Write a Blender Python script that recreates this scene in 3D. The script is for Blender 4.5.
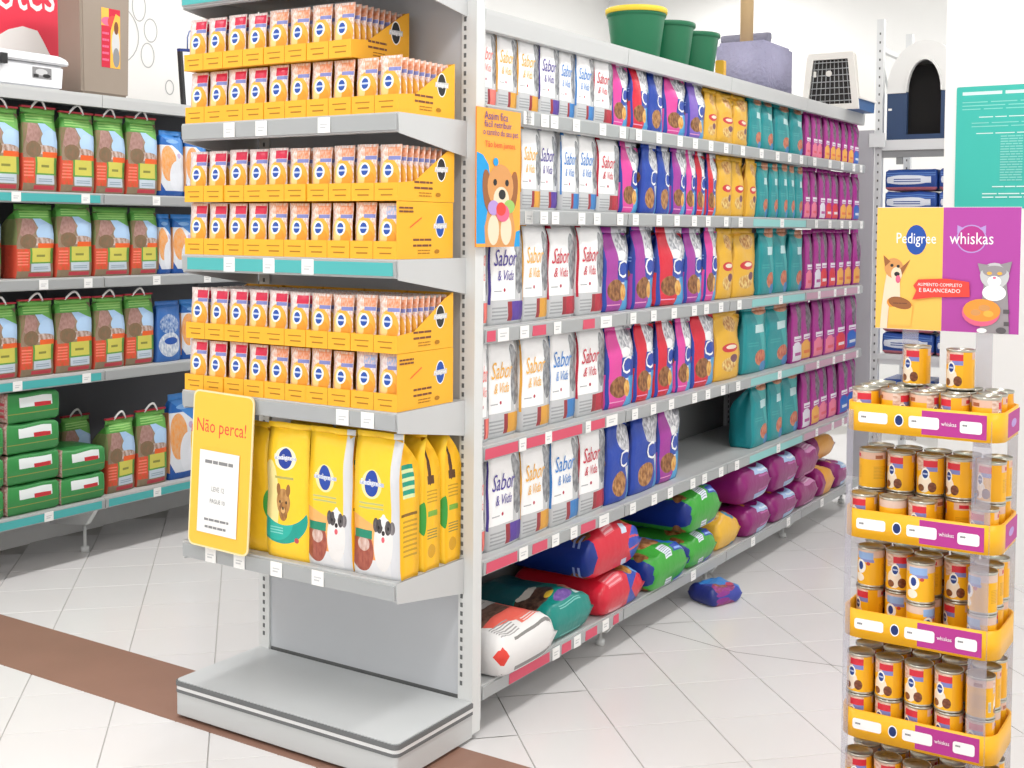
import bpy, bmesh, math, random
from mathutils import Vector, Matrix
for o in list(bpy.data.objects): bpy.data.objects.remove(o)
SC = bpy.context.scene
COL = SC.collection
R = math.radians
random.seed(7)
# ------------------------------------------------------------------ camera
CAM = Vector((2.0011, -2.9283, 1.5115)); FPX = 1218.51; PPY = 275.35
YAW, PITCH, ROLL = R(32.72), R(-2.2), R(0.46)
_f = Vector((-math.sin(YAW), math.cos(YAW), 0)); _r = Vector((math.cos(YAW), math.sin(YAW), 0)); _u = Vector((0, 0, 1))
CF = _f * math.cos(PITCH) + _u * math.sin(PITCH); CU0 = _u * math.cos(PITCH) - _f * math.sin(PITCH)
CR = _r * math.cos(ROLL) + CU0 * math.sin(ROLL); CU = CU0 * math.cos(ROLL) - _r * math.sin(ROLL)
cd = bpy.data.cameras.new('camera'); co = bpy.data.objects.new('camera', cd); COL.objects.link(co)
cd.sensor_fit = 'HORIZONTAL'; cd.sensor_width = 36; cd.lens = FPX / 1024 * 36; cd.shift_y = (PPY - 384) / 1024; cd.clip_start = .05; cd.clip_end = 100
co.matrix_world = Matrix(((CR.x, CU.x, -CF.x, CAM.x), (CR.y, CU.y, -CF.y, CAM.y), (CR.z, CU.z, -CF.z, CAM.z), (0, 0, 0, 1)))
SC.camera = co
def project(p):
    d = Vector(p) - CAM; z = d.dot(CF); return 512 + FPX * d.dot(CR) / z, PPY - FPX * d.dot(CU) / z, z
def face_y(u, x, z):            # Y on the plane X=x at height z seen in pixel column u
    lo, hi = -2., 9.
    for _ in range(40):
        m = (lo + hi) / 2
        if project((x, m, z))[0] < u: lo = m
        else: hi = m
    return m
def face_x(u, y, z):
    lo, hi = -4., 3.
    for _ in range(40):
        m = (lo + hi) / 2
        if project((m, y, z))[0] < u: lo = m
        else: hi = m
    return m
# ------------------------------------------------------------------ light
w = bpy.data.worlds.new('world'); SC.world = w; w.use_nodes = True
w.node_tree.nodes['Background'].inputs[0].default_value = (1, .985, .97, 1)
w.node_tree.nodes['Background'].inputs[1].default_value = 1.0
SC.view_settings.view_transform = 'Standard'; SC.view_settings.look = 'None'
SC.view_settings.exposure = 0.37; SC.view_settings.gamma = 1; SC.view_settings.use_curve_mapping = False
def area(loc, sx, sy, e, rot=(0, 0, 0)):
    l = bpy.data.lights.new('fluorescent_light', 'AREA'); l.shape = 'RECTANGLE'; l.size = sx; l.size_y = sy; l.energy = e
    l.color = (1, .985, .965)
    o = bpy.data.objects.new('fluorescent_light', l); COL.objects.link(o); o.location = loc; o.rotation_euler = rot
for yy in (-3.6, -1.4, .9, 3.2, 5.2):
    for xx in (-1.7, 1.1): area((xx, yy, 3.44), .35, 1.6, 21)
area((3.4, -.5, 3.44), .35, 1.6, 20)
# ------------------------------------------------------------------ materials
MATS = {}
def rgb(c):
    if isinstance(c, str):
        v = [int(c[i:i + 2], 16) / 255 for i in (0, 2, 4)]
        return tuple(((x / 12.92) if x <= .04045 else ((x + .055) / 1.055) ** 2.4) for x in v) + (1,)
    return tuple(c) + (1,)
def mat(name, c, rough=.5, metal=0, bump=0, bscale=60, var=0, vscale=8, trans=0, alpha=1, ior=1.45, spec=.5):
    if name in MATS: return MATS[name]
    m = bpy.data.materials.new(name); MATS[name] = m; m.use_nodes = True; nt = m.node_tree; b = nt.nodes['Principled BSDF']
    c = rgb(c); b.inputs['Base Color'].default_value = c; b.inputs['Roughness'].default_value = rough; b.inputs['Metallic'].default_value = metal
    b.inputs['Transmission Weight'].default_value = trans; b.inputs['IOR'].default_value = ior; b.inputs['Alpha'].default_value = alpha
    b.inputs['Specular IOR Level'].default_value = spec
    tc = nt.nodes.new('ShaderNodeTexCoord')
    if var:
        n = nt.nodes.new('ShaderNodeTexNoise'); n.inputs['Scale'].default_value = vscale; n.inputs['Detail'].default_value = 5
        nt.links.new(tc.outputs['Object'], n.inputs['Vector'])
        x = nt.nodes.new('ShaderNodeMix'); x.data_type = 'RGBA'
        x.inputs[6].default_value = tuple(k * (1 - var) for k in c[:3]) + (1,); x.inputs[7].default_value = tuple(min(1, k * (1 + var)) for k in c[:3]) + (1,)
        nt.links.new(n.outputs['Fac'], x.inputs[0]); nt.links.new(x.outputs[2], b.inputs['Base Color'])
    if bump:
        n = nt.nodes.new('ShaderNodeTexNoise'); n.inputs['Scale'].default_value = bscale; n.inputs['Detail'].default_value = 4
        nt.links.new(tc.outputs['Object'], n.inputs['Vector'])
        bb = nt.nodes.new('ShaderNodeBump'); bb.inputs['Strength'].default_value = bump; bb.inputs['Distance'].default_value = .01
        nt.links.new(n.outputs['Fac'], bb.inputs['Height']); nt.links.new(bb.outputs[0], b.inputs['Normal'])
    return m
def design(name, base, layers, rough=.38, bump=.15, bscale=30, spec=.4):
    """flat print on packaging: layers of shapes in the pack's own UV space (front panel 0-1, right 1-2, back 2-3, left 3-4)"""
    if name in MATS: return MATS[name]
    m = bpy.data.materials.new(name); MATS[name] = m; m.use_nodes = True; nt = m.node_tree; N = nt.nodes; L = nt.links
    b = N['Principled BSDF']; b.inputs['Roughness'].default_value = rough; b.inputs['Specular IOR Level'].default_value = spec
    uv = N.new('ShaderNodeUVMap'); uv.uv_map = 'UVMap'; sp = N.new('ShaderNodeSeparateXYZ'); L.new(uv.outputs[0], sp.inputs[0])
    noise = N.new('ShaderNodeTexNoise'); noise.inputs['Scale'].default_value = 14; noise.inputs['Detail'].default_value = 3; L.new(uv.outputs[0], noise.inputs['Vector'])
    rmp = N.new('ShaderNodeMapRange'); rmp.inputs[1].default_value = .38; rmp.inputs[2].default_value = .62; L.new(noise.outputs['Fac'], rmp.inputs[0])
    def mth(op, a, bb, c=None):
        n = N.new('ShaderNodeMath'); n.operation = op
        for i, q in enumerate((a, bb, c)):
            if q is None: continue
            if isinstance(q, (int, float)): n.inputs[i].default_value = q
            else: L.new(q, n.inputs[i])
        return n.outputs[0]
    def colour(c):
        if isinstance(c, tuple) and isinstance(c[0], str):
            x = N.new('ShaderNodeMix'); x.data_type = 'RGBA'; x.inputs[6].default_value = rgb(c[0]); x.inputs[7].default_value = rgb(c[1]); L.new(rmp.outputs[0], x.inputs[0]); return x.outputs[2]
        return rgb(c)
    def setc(sock, c):
        if isinstance(c, tuple): sock.default_value = c
        else: L.new(c, sock)
    def mask(s):
        k = s[0]
        if k == 'box':
            _, u0, u1, v0, v1 = s[:5]
            return mth('MULTIPLY', mth('COMPARE', sp.outputs[0], (u0 + u1) / 2, (u1 - u0) / 2), mth('COMPARE', sp.outputs[1], (v0 + v1) / 2, (v1 - v0) / 2))
        if k == 'ell':
            _, cu, cv, ru, rv = s[:5]
            a = mth('MULTIPLY', mth('SUBTRACT', sp.outputs[0], cu), 1 / ru); c = mth('MULTIPLY', mth('SUBTRACT', sp.outputs[1], cv), 1 / rv)
            return mth('LESS_THAN', mth('ADD', mth('MULTIPLY', a, a), mth('MULTIPLY', c, c)), 1.)
        if k == 'half':                                   # a*u + b*v > c inside a u range
            _, a, bb, c, u0, u1 = s[:6]
            q = mth('GREATER_THAN', mth('ADD', mth('MULTIPLY', sp.outputs[0], a), mth('MULTIPLY', sp.outputs[1], bb)), c)
            return mth('MULTIPLY', q, mth('COMPARE', sp.outputs[0], (u0 + u1) / 2, (u1 - u0) / 2))
        if k == 'and':
            q = mask(s[1])
            for t in s[2:-1]: q = mth('MULTIPLY', q, mask(t))
            return q
        if k == 'not':
            return mth('SUBTRACT', 1., mask(s[1]))
        if k == 'lines':                                  # rows of fine print
            _, u0, u1, v0, v1, n = s[:6]
            bx = mask(('box', u0, u1, v0, v1)); st = mth('FRACT', mth('MULTIPLY', mth('SUBTRACT', sp.outputs[1], v0), n / (v1 - v0)), 0)
            return mth('MULTIPLY', bx, mth('LESS_THAN', st, .45))
    cur = colour(base)
    for s in layers:
        x = N.new('ShaderNodeMix'); x.data_type = 'RGBA'; setc(x.inputs[6], cur); setc(x.inputs[7], colour(s[-1])); L.new(mask(s), x.inputs[0]); cur = x.outputs[2]
    setc(b.inputs['Base Color'], cur)
    if bump:
        tc = N.new('ShaderNodeTexCoord'); n2 = N.new('ShaderNodeTexNoise'); n2.inputs['Scale'].default_value = bscale; n2.inputs['Detail'].default_value = 2; L.new(tc.outputs['Object'], n2.inputs['Vector'])
        bb = N.new('ShaderNodeBump'); bb.inputs['Strength'].default_value = bump; bb.inputs['Distance'].default_value = .02; L.new(n2.outputs['Fac'], bb.inputs['Height']); L.new(bb.outputs[0], b.inputs['Normal'])
    return m
M_METAL = mat('shelf_metal', 'c6c8c8', .42, 0, var=.03, vscale=5)
M_PANEL = mat('gondola_panel', 'c3c6ca', .5, 0, var=.04, vscale=3)
M_BACK = mat('gondola_back', '8d8f90', .55, 0, var=.05, vscale=3)
M_DARKBACK = mat('dark_back', '5a5b60', .6, 0, var=.06, vscale=3)
M_UPR = mat('upright_paint', 'dcdedd', .4)
M_SLOT = mat('slot_dark', '6a6c6c', .8)
M_RAIL = mat('rail_grey', 'a9acad', .35)
M_TAG = mat('tag_white', 'f4f4f2', .5)
M_TEAL = mat('strip_teal', '4fb3b3', .4); M_RED = mat('strip_red', 'd8506a', .4); M_PINKS = mat('strip_mauve', 'c79bb0', .4); M_PTEAL = mat('strip_pale_teal', '8ccbc9', .4)
M_RUBBER = mat('grey_rubber', '6d6f70', .6)
INK = {k: mat('ink_' + k, c, .5) for k, c in dict(black='2a2a2c', white='fafafa', red='f0463c', blue='1f4fa8', navy='20357a', orange='f59a3c', purple='4b3a96', gold='f0b54a', sky='3f86cf', crimson='c9203c', grey='8a8a8c', coral='f08078',
        teal='1f9a8f', magenta='b8358f', yellow='ffc93c', dog='d99a5c', dogdark='9c6238', cream='f2dcc0', pink='e8688c', bright='1d9fe0', lilac='b99ad8', lime='9fc86a', brown='7a4a30', silver='c9cacc', pale='ffd97a', darkblue='16306e').items()}
# ------------------------------------------------------------------ mesh tools
class MB:
    def __init__(s): s.v = []; s.f = []; s.m = []; s.uv = []; s.sm = []
    def face(s, idx, m=0, uv=None, sm=False): s.f.append(tuple(idx)); s.m.append(m); s.uv.append(uv); s.sm.append(sm)
    def box(s, x0, x1, y0, y1, z0, z1, m=0):
        b = len(s.v); s.v += [(x0, y0, z0), (x1, y0, z0), (x1, y1, z0), (x0, y1, z0), (x0, y0, z1), (x1, y0, z1), (x1, y1, z1), (x0, y1, z1)]
        for q in ((3, 2, 1, 0), (4, 5, 6, 7), (0, 1, 5, 4), (1, 2, 6, 5), (2, 3, 7, 6), (3, 0, 4, 7)): s.face([b + i for i in q], m)
        return s
    def prism(s, poly, axis, a, bb, m=0, cap=None):
        """poly: 2D outline extruded along axis from a to bb. x:(y,z) y:(x,z) z:(x,y)"""
        ar = sum(poly[i][0] * poly[(i + 1) % len(poly)][1] - poly[(i + 1) % len(poly)][0] * poly[i][1] for i in range(len(poly)))
        if ar < 0: poly = poly[::-1]
        def P(p, t): return {'x': (t, p[0], p[1]), 'y': (p[0], t, p[1]), 'z': (p[0], p[1], t)}[axis]
        n = len(poly); b = len(s.v); s.v += [P(p, a) for p in poly] + [P(p, bb) for p in poly]
        flip = axis == 'y'
        A = list(range(b, b + n)); B = list(range(b + n, b + 2 * n))
        s.face(A if flip else A[::-1], m); s.face(B[::-1] if flip else B, m if cap is None else cap)
        for i in range(n):
            q = [A[i], A[(i + 1) % n], B[(i + 1) % n], B[i]]
            s.face(q[::-1] if flip else q, m)
        return s
    def lathe(s, prof, n=24, c=(0, 0, 0), mats=None, uvw=False, cap0=True, cap1=True, sm=True):
        b = len(s.v)
        for r, z in prof:
            for i in range(n):
                a = 2 * math.pi * i / n; s.v.append((c[0] + r * math.sin(a), c[1] - r * math.cos(a), c[2] + z))
        for j in range(len(prof) - 1):
            for i in range(n):
                k = (i + 1) % n; uv = None
                if uvw:
                    z0, z1 = prof[0][1], prof[-1][1]; u0, u1 = (i / n + .5), ((i + 1) / n + .5); a0 = (prof[j][1] - z0) / (z1 - z0); a1 = (prof[j + 1][1] - z0) / (z1 - z0)
                    if u0 >= 1: u0 -= 1; u1 -= 1
                    uv = [(u0, a0), (u1, a0), (u1, a1), (u0, a1)]
                s.face([b + j * n + i, b + j * n + k, b + (j + 1) * n + k, b + (j + 1) * n + i], mats[j] if mats else 0, uv, sm)
        if cap0: s.face([b + i for i in range(n)][::-1], mats[0] if mats else 0)
        if cap1: s.face([b + (len(prof) - 1) * n + i for i in range(n)], mats[-1] if mats else 0)
        return s
    def tube(s, pts, r, n=6, m=0):
        pts = [Vector(p) for p in pts]; b = len(s.v)
        for i, p in enumerate(pts):
            t = (pts[min(i + 1, len(pts) - 1)] - pts[max(i - 1, 0)]).normalized(); a = t.orthogonal().normalized() if i == 0 else (pa - t * pa.dot(t)).normalized(); pa = a; c = t.cross(a)
            for k in range(n): q = 2 * math.pi * k / n; s.v.append(tuple(p + (a * math.cos(q) + c * math.sin(q)) * r))
        for i in range(len(pts) - 1):
            for k in range(n): s.face([b + i * n + k, b + i * n + (k + 1) % n, b + (i + 1) * n + (k + 1) % n, b + (i + 1) * n + k], m, None, True)
        s.face([b + k for k in range(n)][::-1], m); s.face([b + (len(pts) - 1) * n + k for k in range(n)], m)
        return s
    def mesh(s, name, mats):
        me = bpy.data.meshes.new(name); me.from_pydata(s.v, [], s.f); me.update()
        for q in (mats if isinstance(mats, (list, tuple)) else [mats]): me.materials.append(q)
        me.polygons.foreach_set('material_index', s.m); me.polygons.foreach_set('use_smooth', s.sm)
        if any(u for u in s.uv):
            l = me.uv_layers.new(name='UVMap'); k = 0
            for p, u in zip(me.polygons, s.uv):
                for i in range(len(p.vertices)): l.data[p.loop_start + i].uv = u[i] if u else (-2, -2)
        return me
    def build(s, name, mats, parent=None, **kw): return obj(name, s.mesh(name, mats), parent, **kw)
def obj(name, data, parent=None, loc=None, rot=None, scale=None, kind=None):
    o = bpy.data.objects.new(name, data); COL.objects.link(o); o.parent = parent
    if loc is not None: o.location = loc
    if rot is not None: o.rotation_euler = rot
    if scale is not None: o.scale = scale
    if kind: o['kind'] = kind
    return o
def tag(o, label, cat, group=None):
    o['label'] = label; o['category'] = cat
    if group: o['group'] = group
    return o
def thing(name, label, cat, loc=(0, 0, 0), rz=0, group=None): return tag(obj(name, None, None, loc, (0, 0, rz)), label, cat, group)
_tc = {}
def text2d(s, bold=False):
    """outline triangles of a text: verts, faces, width, height (size 1, left/baseline origin)"""
    if s in _tc: return _tc[s]
    c = bpy.data.curves.new('t', 'FONT'); c.body = s; c.resolution_u = 2; c.fill_mode = 'FRONT'
    if bold: c.offset = .015
    o = bpy.data.objects.new('t', c); COL.objects.link(o); dg = bpy.context.evaluated_depsgraph_get(); me = o.evaluated_get(dg).to_mesh()
    v = [(p.co.x, p.co.y) for p in me.vertices]; f = [tuple(p.vertices) for p in me.polygons]
    o.evaluated_get(dg).to_mesh_clear(); bpy.data.objects.remove(o); bpy.data.curves.remove(c)
    x0 = min(p[0] for p in v); x1 = max(p[0] for p in v); v = [(a - x0, b) for a, b in v]
    _tc[s] = (v, f, x1 - x0); return _tc[s]
def art(name, items, parent, surf=None, loc=None, rot=None, eps=.00015):
    """flat print: shapes in the x,z plane of the thing, stacked outward (towards -y); surf(x,z)->y places it on a curved face"""
    mb = MB(); ms = []; lay = 0
    def mi(k):
        if k not in ms: ms.append(k)
        return ms.index(k)
    def put(pts, faces, k):
        nonlocal lay
        lay += 1; b = len(mb.v)
        for x, z in pts: mb.v.append((x, (surf(x, z) if surf else 0) - eps * lay, z))
        for q in faces:
            a = sum(pts[q[i]][0] * pts[q[(i + 1) % len(q)]][1] - pts[q[(i + 1) % len(q)]][0] * pts[q[i]][1] for i in range(len(q)))
            mb.face([b + i for i in (q if a > 0 else q[::-1])], mi(k))
    for it in items:
        k = it[0]
        if k == 'box': _, x0, x1, z0, z1, c = it; put([(x0, z0), (x1, z0), (x1, z1), (x0, z1)], [(0, 1, 2, 3)], c)
        elif k == 'poly': put(list(it[1]), [tuple(range(len(it[1])))], it[2])
        elif k == 'ell':
            _, cx, cz, rx, rz, c = it[:6]; t = it[6] if len(it) > 6 else 0; pts = []
            for i in range(20):
                a = math.pi * i / 10; x, z = rx * math.cos(a), rz * math.sin(a); pts.append((cx + x * math.cos(t) - z * math.sin(t), cz + x * math.sin(t) + z * math.cos(t)))
            put(pts, [tuple(range(20))], c)
        elif k == 'ring':
            _, cx, cz, rx, rz, wd, c = it; n = 28; o1 = [(cx + rx * math.cos(2 * math.pi * i / n), cz + rz * math.sin(2 * math.pi * i / n)) for i in range(n)]
            o2 = [(cx + (rx - wd) * math.cos(2 * math.pi * i / n), cz + (rz - wd) * math.sin(2 * math.pi * i / n)) for i in range(n)]
            put(o1 + o2, [(i, (i + 1) % n, n + (i + 1) % n, n + i) for i in range(n)], c)
        elif k == 'text':                                   # text, cx, z, width, colour, [height stretch, rotation]
            _, s, cx, z, wd, c = it[:6]; st = it[6] if len(it) > 6 else 1; ro = it[7] if len(it) > 7 else 0
            v, f, tw = text2d(s); sc = wd / tw; pts = []
            for a, b2 in v:
                x, y = (a * sc - wd / 2), b2 * sc * st; pts.append((cx + x * math.cos(ro) - y * math.sin(ro), z + x * math.sin(ro) + y * math.cos(ro)))
            put(pts, f, c)
        elif k == 'bars':                                   # lines of print too small to read
            _, x0, x1, zs, h, c = it
            for z in zs:
                x = x0
                while x < x1 - .002:
                    e = min(x1, x + random.uniform(.15, .4) * (x1 - x0)); lay -= 0 if x == x0 else 1; put([(x, z), (e, z), (e, z + h), (x, z + h)], [(0, 1, 2, 3)], c); x = e + .03 * (x1 - x0)
    return mb.build(name, [INK.get(k) or MATS[k] for k in ms], parent, loc=loc, rot=rot, kind='stuff' if any(i[0] in ('bars', 'ring') for i in items) else None)
def logo(cx, cz, w, col='blue', body='silver'):
    return [('ell', cx, cz, w * .36, w * .55, 'white'), ('ell', cx, cz, w * .31, w * .5, col), ('poly', [(cx - w * .52, cz - w * .12), (cx + w * .5, cz - w * .1), (cx + w * .52, cz + w * .14), (cx - w * .48, cz + w * .1)], body), ('text', 'Pedigree', cx, cz - w * .08, w * .92, 'white' if body != 'white' else col)]
ORD = ['first', 'second', 'third', 'fourth', 'fifth', 'sixth', 'seventh', 'eighth', 'ninth', 'tenth', 'eleventh', 'twelfth', 'thirteenth', 'fourteenth', 'fifteenth', 'sixteenth', 'seventeenth', 'eighteenth', 'nineteenth', 'twentieth']
def nth(i): return ORD[i] if i < 20 else ('twenty-' + ORD[i - 20] if i < 29 else 'thirtieth')
# ------------------------------------------------------------------ room
M_GROUT = mat('grout', 'b9b7b4', .9); M_TILE = mat('floor_tile', 'e4e2e2', .22, var=.025, vscale=2.5, spec=.35)
M_WALL = mat('white_wall', 'f3f3f1', .7, bump=.03, bscale=120); M_CEIL = mat('ceiling_white', 'f4f4f2', .8)
M_WOOD = mat('brown_vinyl', '947060', .45, var=.16, vscale=3.5, bump=.02)
floor = MB().box(-3.3, 6.5, -7.5, 7.2, -.06, -.004).build('floor', M_GROUT, kind='structure')
TS = .30; hs = TS / 2 - .0016; tm = MB()
tm.v = [(-hs, -hs, -.006), (hs, -hs, -.006), (hs, hs, -.006), (-hs, hs, -.006), (-hs, -hs, -.0012), (hs, -hs, -.0012), (hs, hs, -.0012), (-hs, hs, -.0012)] + [(a * (hs - .0012), b * (hs - .0012), 0) for a, b in ((-1, -1), (1, -1), (1, 1), (-1, 1))]
for q in ((0, 1, 5, 4), (1, 2, 6, 5), (2, 3, 7, 6), (3, 0, 4, 7), (4, 5, 9, 8), (5, 6, 10, 9), (6, 7, 11, 10), (7, 4, 8, 11), (8, 9, 10, 11)): tm.face(q)
tile_me = tm.mesh('floor_tile', M_TILE); c45 = math.sqrt(.5); tiles = []; rest = MB()
for i in range(-40, 41):
    for j in range(-40, 41):
        a = .135 + TS * (i + .5); b = .01 + TS * (j + .5); x = (a - b) * c45; y = (a + b) * c45       # a=(x+y)/sqrt2, b=(y-x)/sqrt2
        if not (-3.0 < x < 6.2 and -7.2 < y < 6.0): continue
        px, py, z = project((x, y, 0)); vis = z > .5 and -60 < px < 1084 and -10 < py < 830
        hid = (-2.95 < x < -2.7) or (-.84 < x < -.1 and y > -.3)
        if vis and not hid and len(tiles) < 300: tiles.append((z, x, y))
        elif not vis or hid:
            if abs(x) < 6: rest.box(0, 0, 0, 0, 0, 0) if False else None
            k = len(rest.v); h2 = hs * math.sqrt(2); rest.v += [(x, y - h2, 0), (x + h2, y, 0), (x, y + h2, 0), (x - h2, y, 0)]; rest.face([k, k + 1, k + 2, k + 3])
for z, x, y in sorted(tiles): obj('tile', tile_me, floor, (x, y, 0), (0, 0, R(45)))
rest.build('tile_field', M_TILE, floor, kind='stuff')
MB().box(-3.0, 6.0, -.395, -.066, -.002, .0015).build('trim_1', M_WOOD, kind='structure')
mb = MB()
for p in ([(-.04, 1.214), (.35, 1.141)], [(.35, 1.141), (.726, 1.215)]):
    (xa, ya), (xb, yb) = p; d = Vector((xb - xa, yb - ya)).normalized(); n = Vector((-d.y, d.x)) * .0018
    k = len(mb.v); mb.v += [(xa + n.x, ya + n.y, .0004), (xa - n.x, ya - n.y, .0004), (xb - n.x, yb - n.y, .0004), (xb + n.x, yb + n.y, .0004)]; mb.face([k, k + 1, k + 2, k + 3])
mb.build('crack', mat('dark_joint', '6f6c6a', .9), floor)
MB().box(-3.3, -3.02, -7.5, 7.2, -.06, 3.5).build('wall_left', M_WALL, kind='structure')
MB().box(-3.3, 6.5, 6.4, 6.7, -.06, 3.5).build('wall_back', M_WALL, kind='structure')
MB().box(-3.3, 6.5, -7.5, 7.2, 3.5, 3.62).build('ceiling', M_CEIL, kind='structure')
MB().box(.6945, 1.35, 2.6, 3.2, 0, 3.5).build('wall_column', M_WALL, kind='structure')
# ------------------------------------------------------------------ shelving
def slots(x, y, z0, z1, wd=.008, pitch=.026, dx=.0):
    mb = MB(); z = z0
    while z < z1:
        mb.box(x - wd / 2, x + wd / 2, y - .0012, y + .001, z, z + .013); z += pitch
    return mb
def shelf(parent, x0, x1, yf, yb, z, lip=.05, side=None, mats=(M_METAL, M_RAIL), strip=None, tags=(), rail=True, label=None):
    """one shelf board: front at yf (facing -y), back at yb, top surface at z"""
    mb = MB(); e = .0015
    mb.box(x0 + e, x1 - e, yf + .012, yb, z - .018, z)
    mb.prism([(yf + .004, z - lip), (yf + .012, z - lip), (yf + .014, z), (yf, z), (yf, z - lip * .25)], 'x', x0 + e, x1 - e)
    mb.box(x0 + e, x1 - e, yf + .012, yf + .03, z - lip, z - lip + .004)
    s = mb.build('shelf', mats[0], parent)
    if side:
        for xs in side:
            d = .0045
            a, b = (xs - d, xs) if xs > (x0 + x1) / 2 else (xs, xs + d)
            m2 = MB().prism([(yf + .004, z - lip - .004), (yb, z - .105), (yb, z), (yf, z)], 'x', a, b)
            k = MB()
            br = m2.build('bracket', M_METAL, s)
    if rail:
        MB().prism([(yf - .004, z - lip + .004), (yf + .001, z - lip + .003), (yf - .001, z - .004), (yf - .006, z - .006)], 'x', x0 + .004, x1 - .004).build('price_rail', mats[1], s)
        if strip:
            for (a, b, m) in strip: MB().box(a, b, yf - .0062, yf - .004, z - lip + .007, z - .009).build('price_strip', m, s)
        for t in tags:
            tw = t[1] if isinstance(t, tuple) else .045; t = t[0] if isinstance(t, tuple) else t
            mb = MB().box(t - tw / 2, t + tw / 2, yf - .0078, yf - .0062, z - lip + .004, z - .005)
            mb.box(t - tw * .3, t + tw * .15, yf - .0082, yf - .0078, z - lip + .017, z - lip + .021, 1); mb.box(t - tw * .3, t + tw * .3, yf - .0082, yf - .0078, z - lip + .026, z - lip + .029, 1)
            mb.build('price_tag', [M_TAG, INK['silver']], s)
    return s
# --- end-of-aisle unit
EW, ED = .86, .3329
EZ = [1.8225, 1.425, 1.0087, .5408]
ec = thing('endcap_gondola', 'light grey metal end-of-aisle shelf unit with empty base, holding yellow pet food', 'shelf unit')
MB().box(-.8145, -.0525, -.004, .012, .126, 2.34).build('back_panel', M_PANEL, ec); MB().box(-.8145, -.0525, -.002, .010, .0, .1255).build('dark_gap_strip', M_SLOT, ec)  # strip below the back panel: the dark gap's shade is put into its colour
for x0, x1, hx in ((-.86, -.815, -.838), (-.052, 0, -.04)):
    u = MB().box(x0, x1, -.012, .03, 0.02 if x0 < -.5 else .02, 2.36).build('upright', M_UPR, ec)
    slots(hx, -.0122, .16, 2.33).build('slot_row', M_SLOT, u, kind='stuff')
Db = .3717; zb = .1184
def rrect(x0, x1, y0, y1, r, n=5, back=False):
    pts = []
    for cx, cy, a0 in ((x1 - r, y0 + r, -90), (x1 - r, y1 - r, 0), (x0 + r, y1 - r, 90), (x0 + r, y0 + r, 180)):
        if cy > (y0 + y1) / 2: pts.append((x1 if cx > (x0 + x1) / 2 else x0, y1)); continue
        for i in range(n + 1): a = R(a0 + 90 * i / n); pts.append((cx + r * math.cos(a), cy + r * math.sin(a)))
    return pts
base = MB().prism(rrect(-EW, 0, -Db, -.0125, .012), 'z', .012, .081).build('base', M_METAL, ec)
MB().box(-EW + .02, -.02, -Db + .02, -.02, 0, .012).build('plinth', INK['black'], base)
MB().prism(rrect(-EW, 0, -Db, -.0125, .018), 'z', .081, zb).build('deck', mat('deck_grey', 'c9cccd', .38, var=.06, vscale=4), base)
for z0, z1, m, g in ((.0815, .0905, M_RUBBER, .004), (.091, .1015, mat('bumper_white', 'e6e6e6', .35), .003), (.102, .1155, M_RUBBER, .005)):
    MB().prism(rrect(-EW - g, g, -Db - g, -.014, .02), 'z', z0, z1).build('bumper_strip', m, base)
tagsE = [(-.66, -.53, -.29), (), (-.22, -.13), (-.74, -.62, -.47, -.31)]
for i, z in enumerate(EZ):
    st = None
    if i == 1: st = [(-.84, -.045, M_TEAL)]
    shelf(ec, -.868, -.032, -ED, -.0125, z, .052, side=(-.868, -.032), strip=st, tags=tagsE[i] if i != 1 else (-.66, -.50, -.35))
shelf(ec, -.868, -.032, -ED, -.0125, 2.228, .055, side=(-.868, -.032), strip=[(-.86, -.045, M_TEAL)])
MB().box(-.05, -.0, .0305, .0325, .05, 2.16).build('end_panel', M_UPR, ec)
# --- long gondola, right-hand face (local x = world Y, local y = -world X)
LM = .9388; RZ = [2.1514, 1.8749, 1.5708, 1.2173, .868, .5262, .152]
rg = thing('aisle_gondola', 'long grey double-sided gondola with seven shelf levels full of pet food bags', 'shelf unit', (0, 0, 0), R(90))
Y0 = .034
for k in range(4):
    a, b = max(Y0, k * LM), (k + 1) * LM
    MB().box(a + .001, b - .001, .405, .425, .1, 2.16).build('back_panel', M_BACK, rg)
    for zz in (.70, 1.06, 1.42, 1.75): pass
    MB().box(a + .002, b - .002, .4035, .405, .70, .704).build('panel_seam', M_SLOT, rg)
for k in range(5):
    y = max(k * LM, Y0 + .02) if k < 4 else 4 * LM - .02
    u = MB().box(y - .018, y + .018, .385, .403, .0, 2.16).build('upright', M_UPR, rg); slots(y, .3848, .2, 2.1).build('slot_row', M_SLOT, u, kind='stuff')
    MB().prism([(.02, .1), (.38, .1), (.38, .05), (.06, .05)], 'x', y - .01, y + .01).build('foot_bracket', M_UPR, rg)
    MB().lathe([(.018, 0), (.018, .02), (.008, .02), (.008, .05)], 10, (y, .09, 0)).build('levelling_foot', M_UPR, rg)
def spread(a, b, ws, off=0): return [a + off + (b - a) * t for t in ws]
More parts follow.
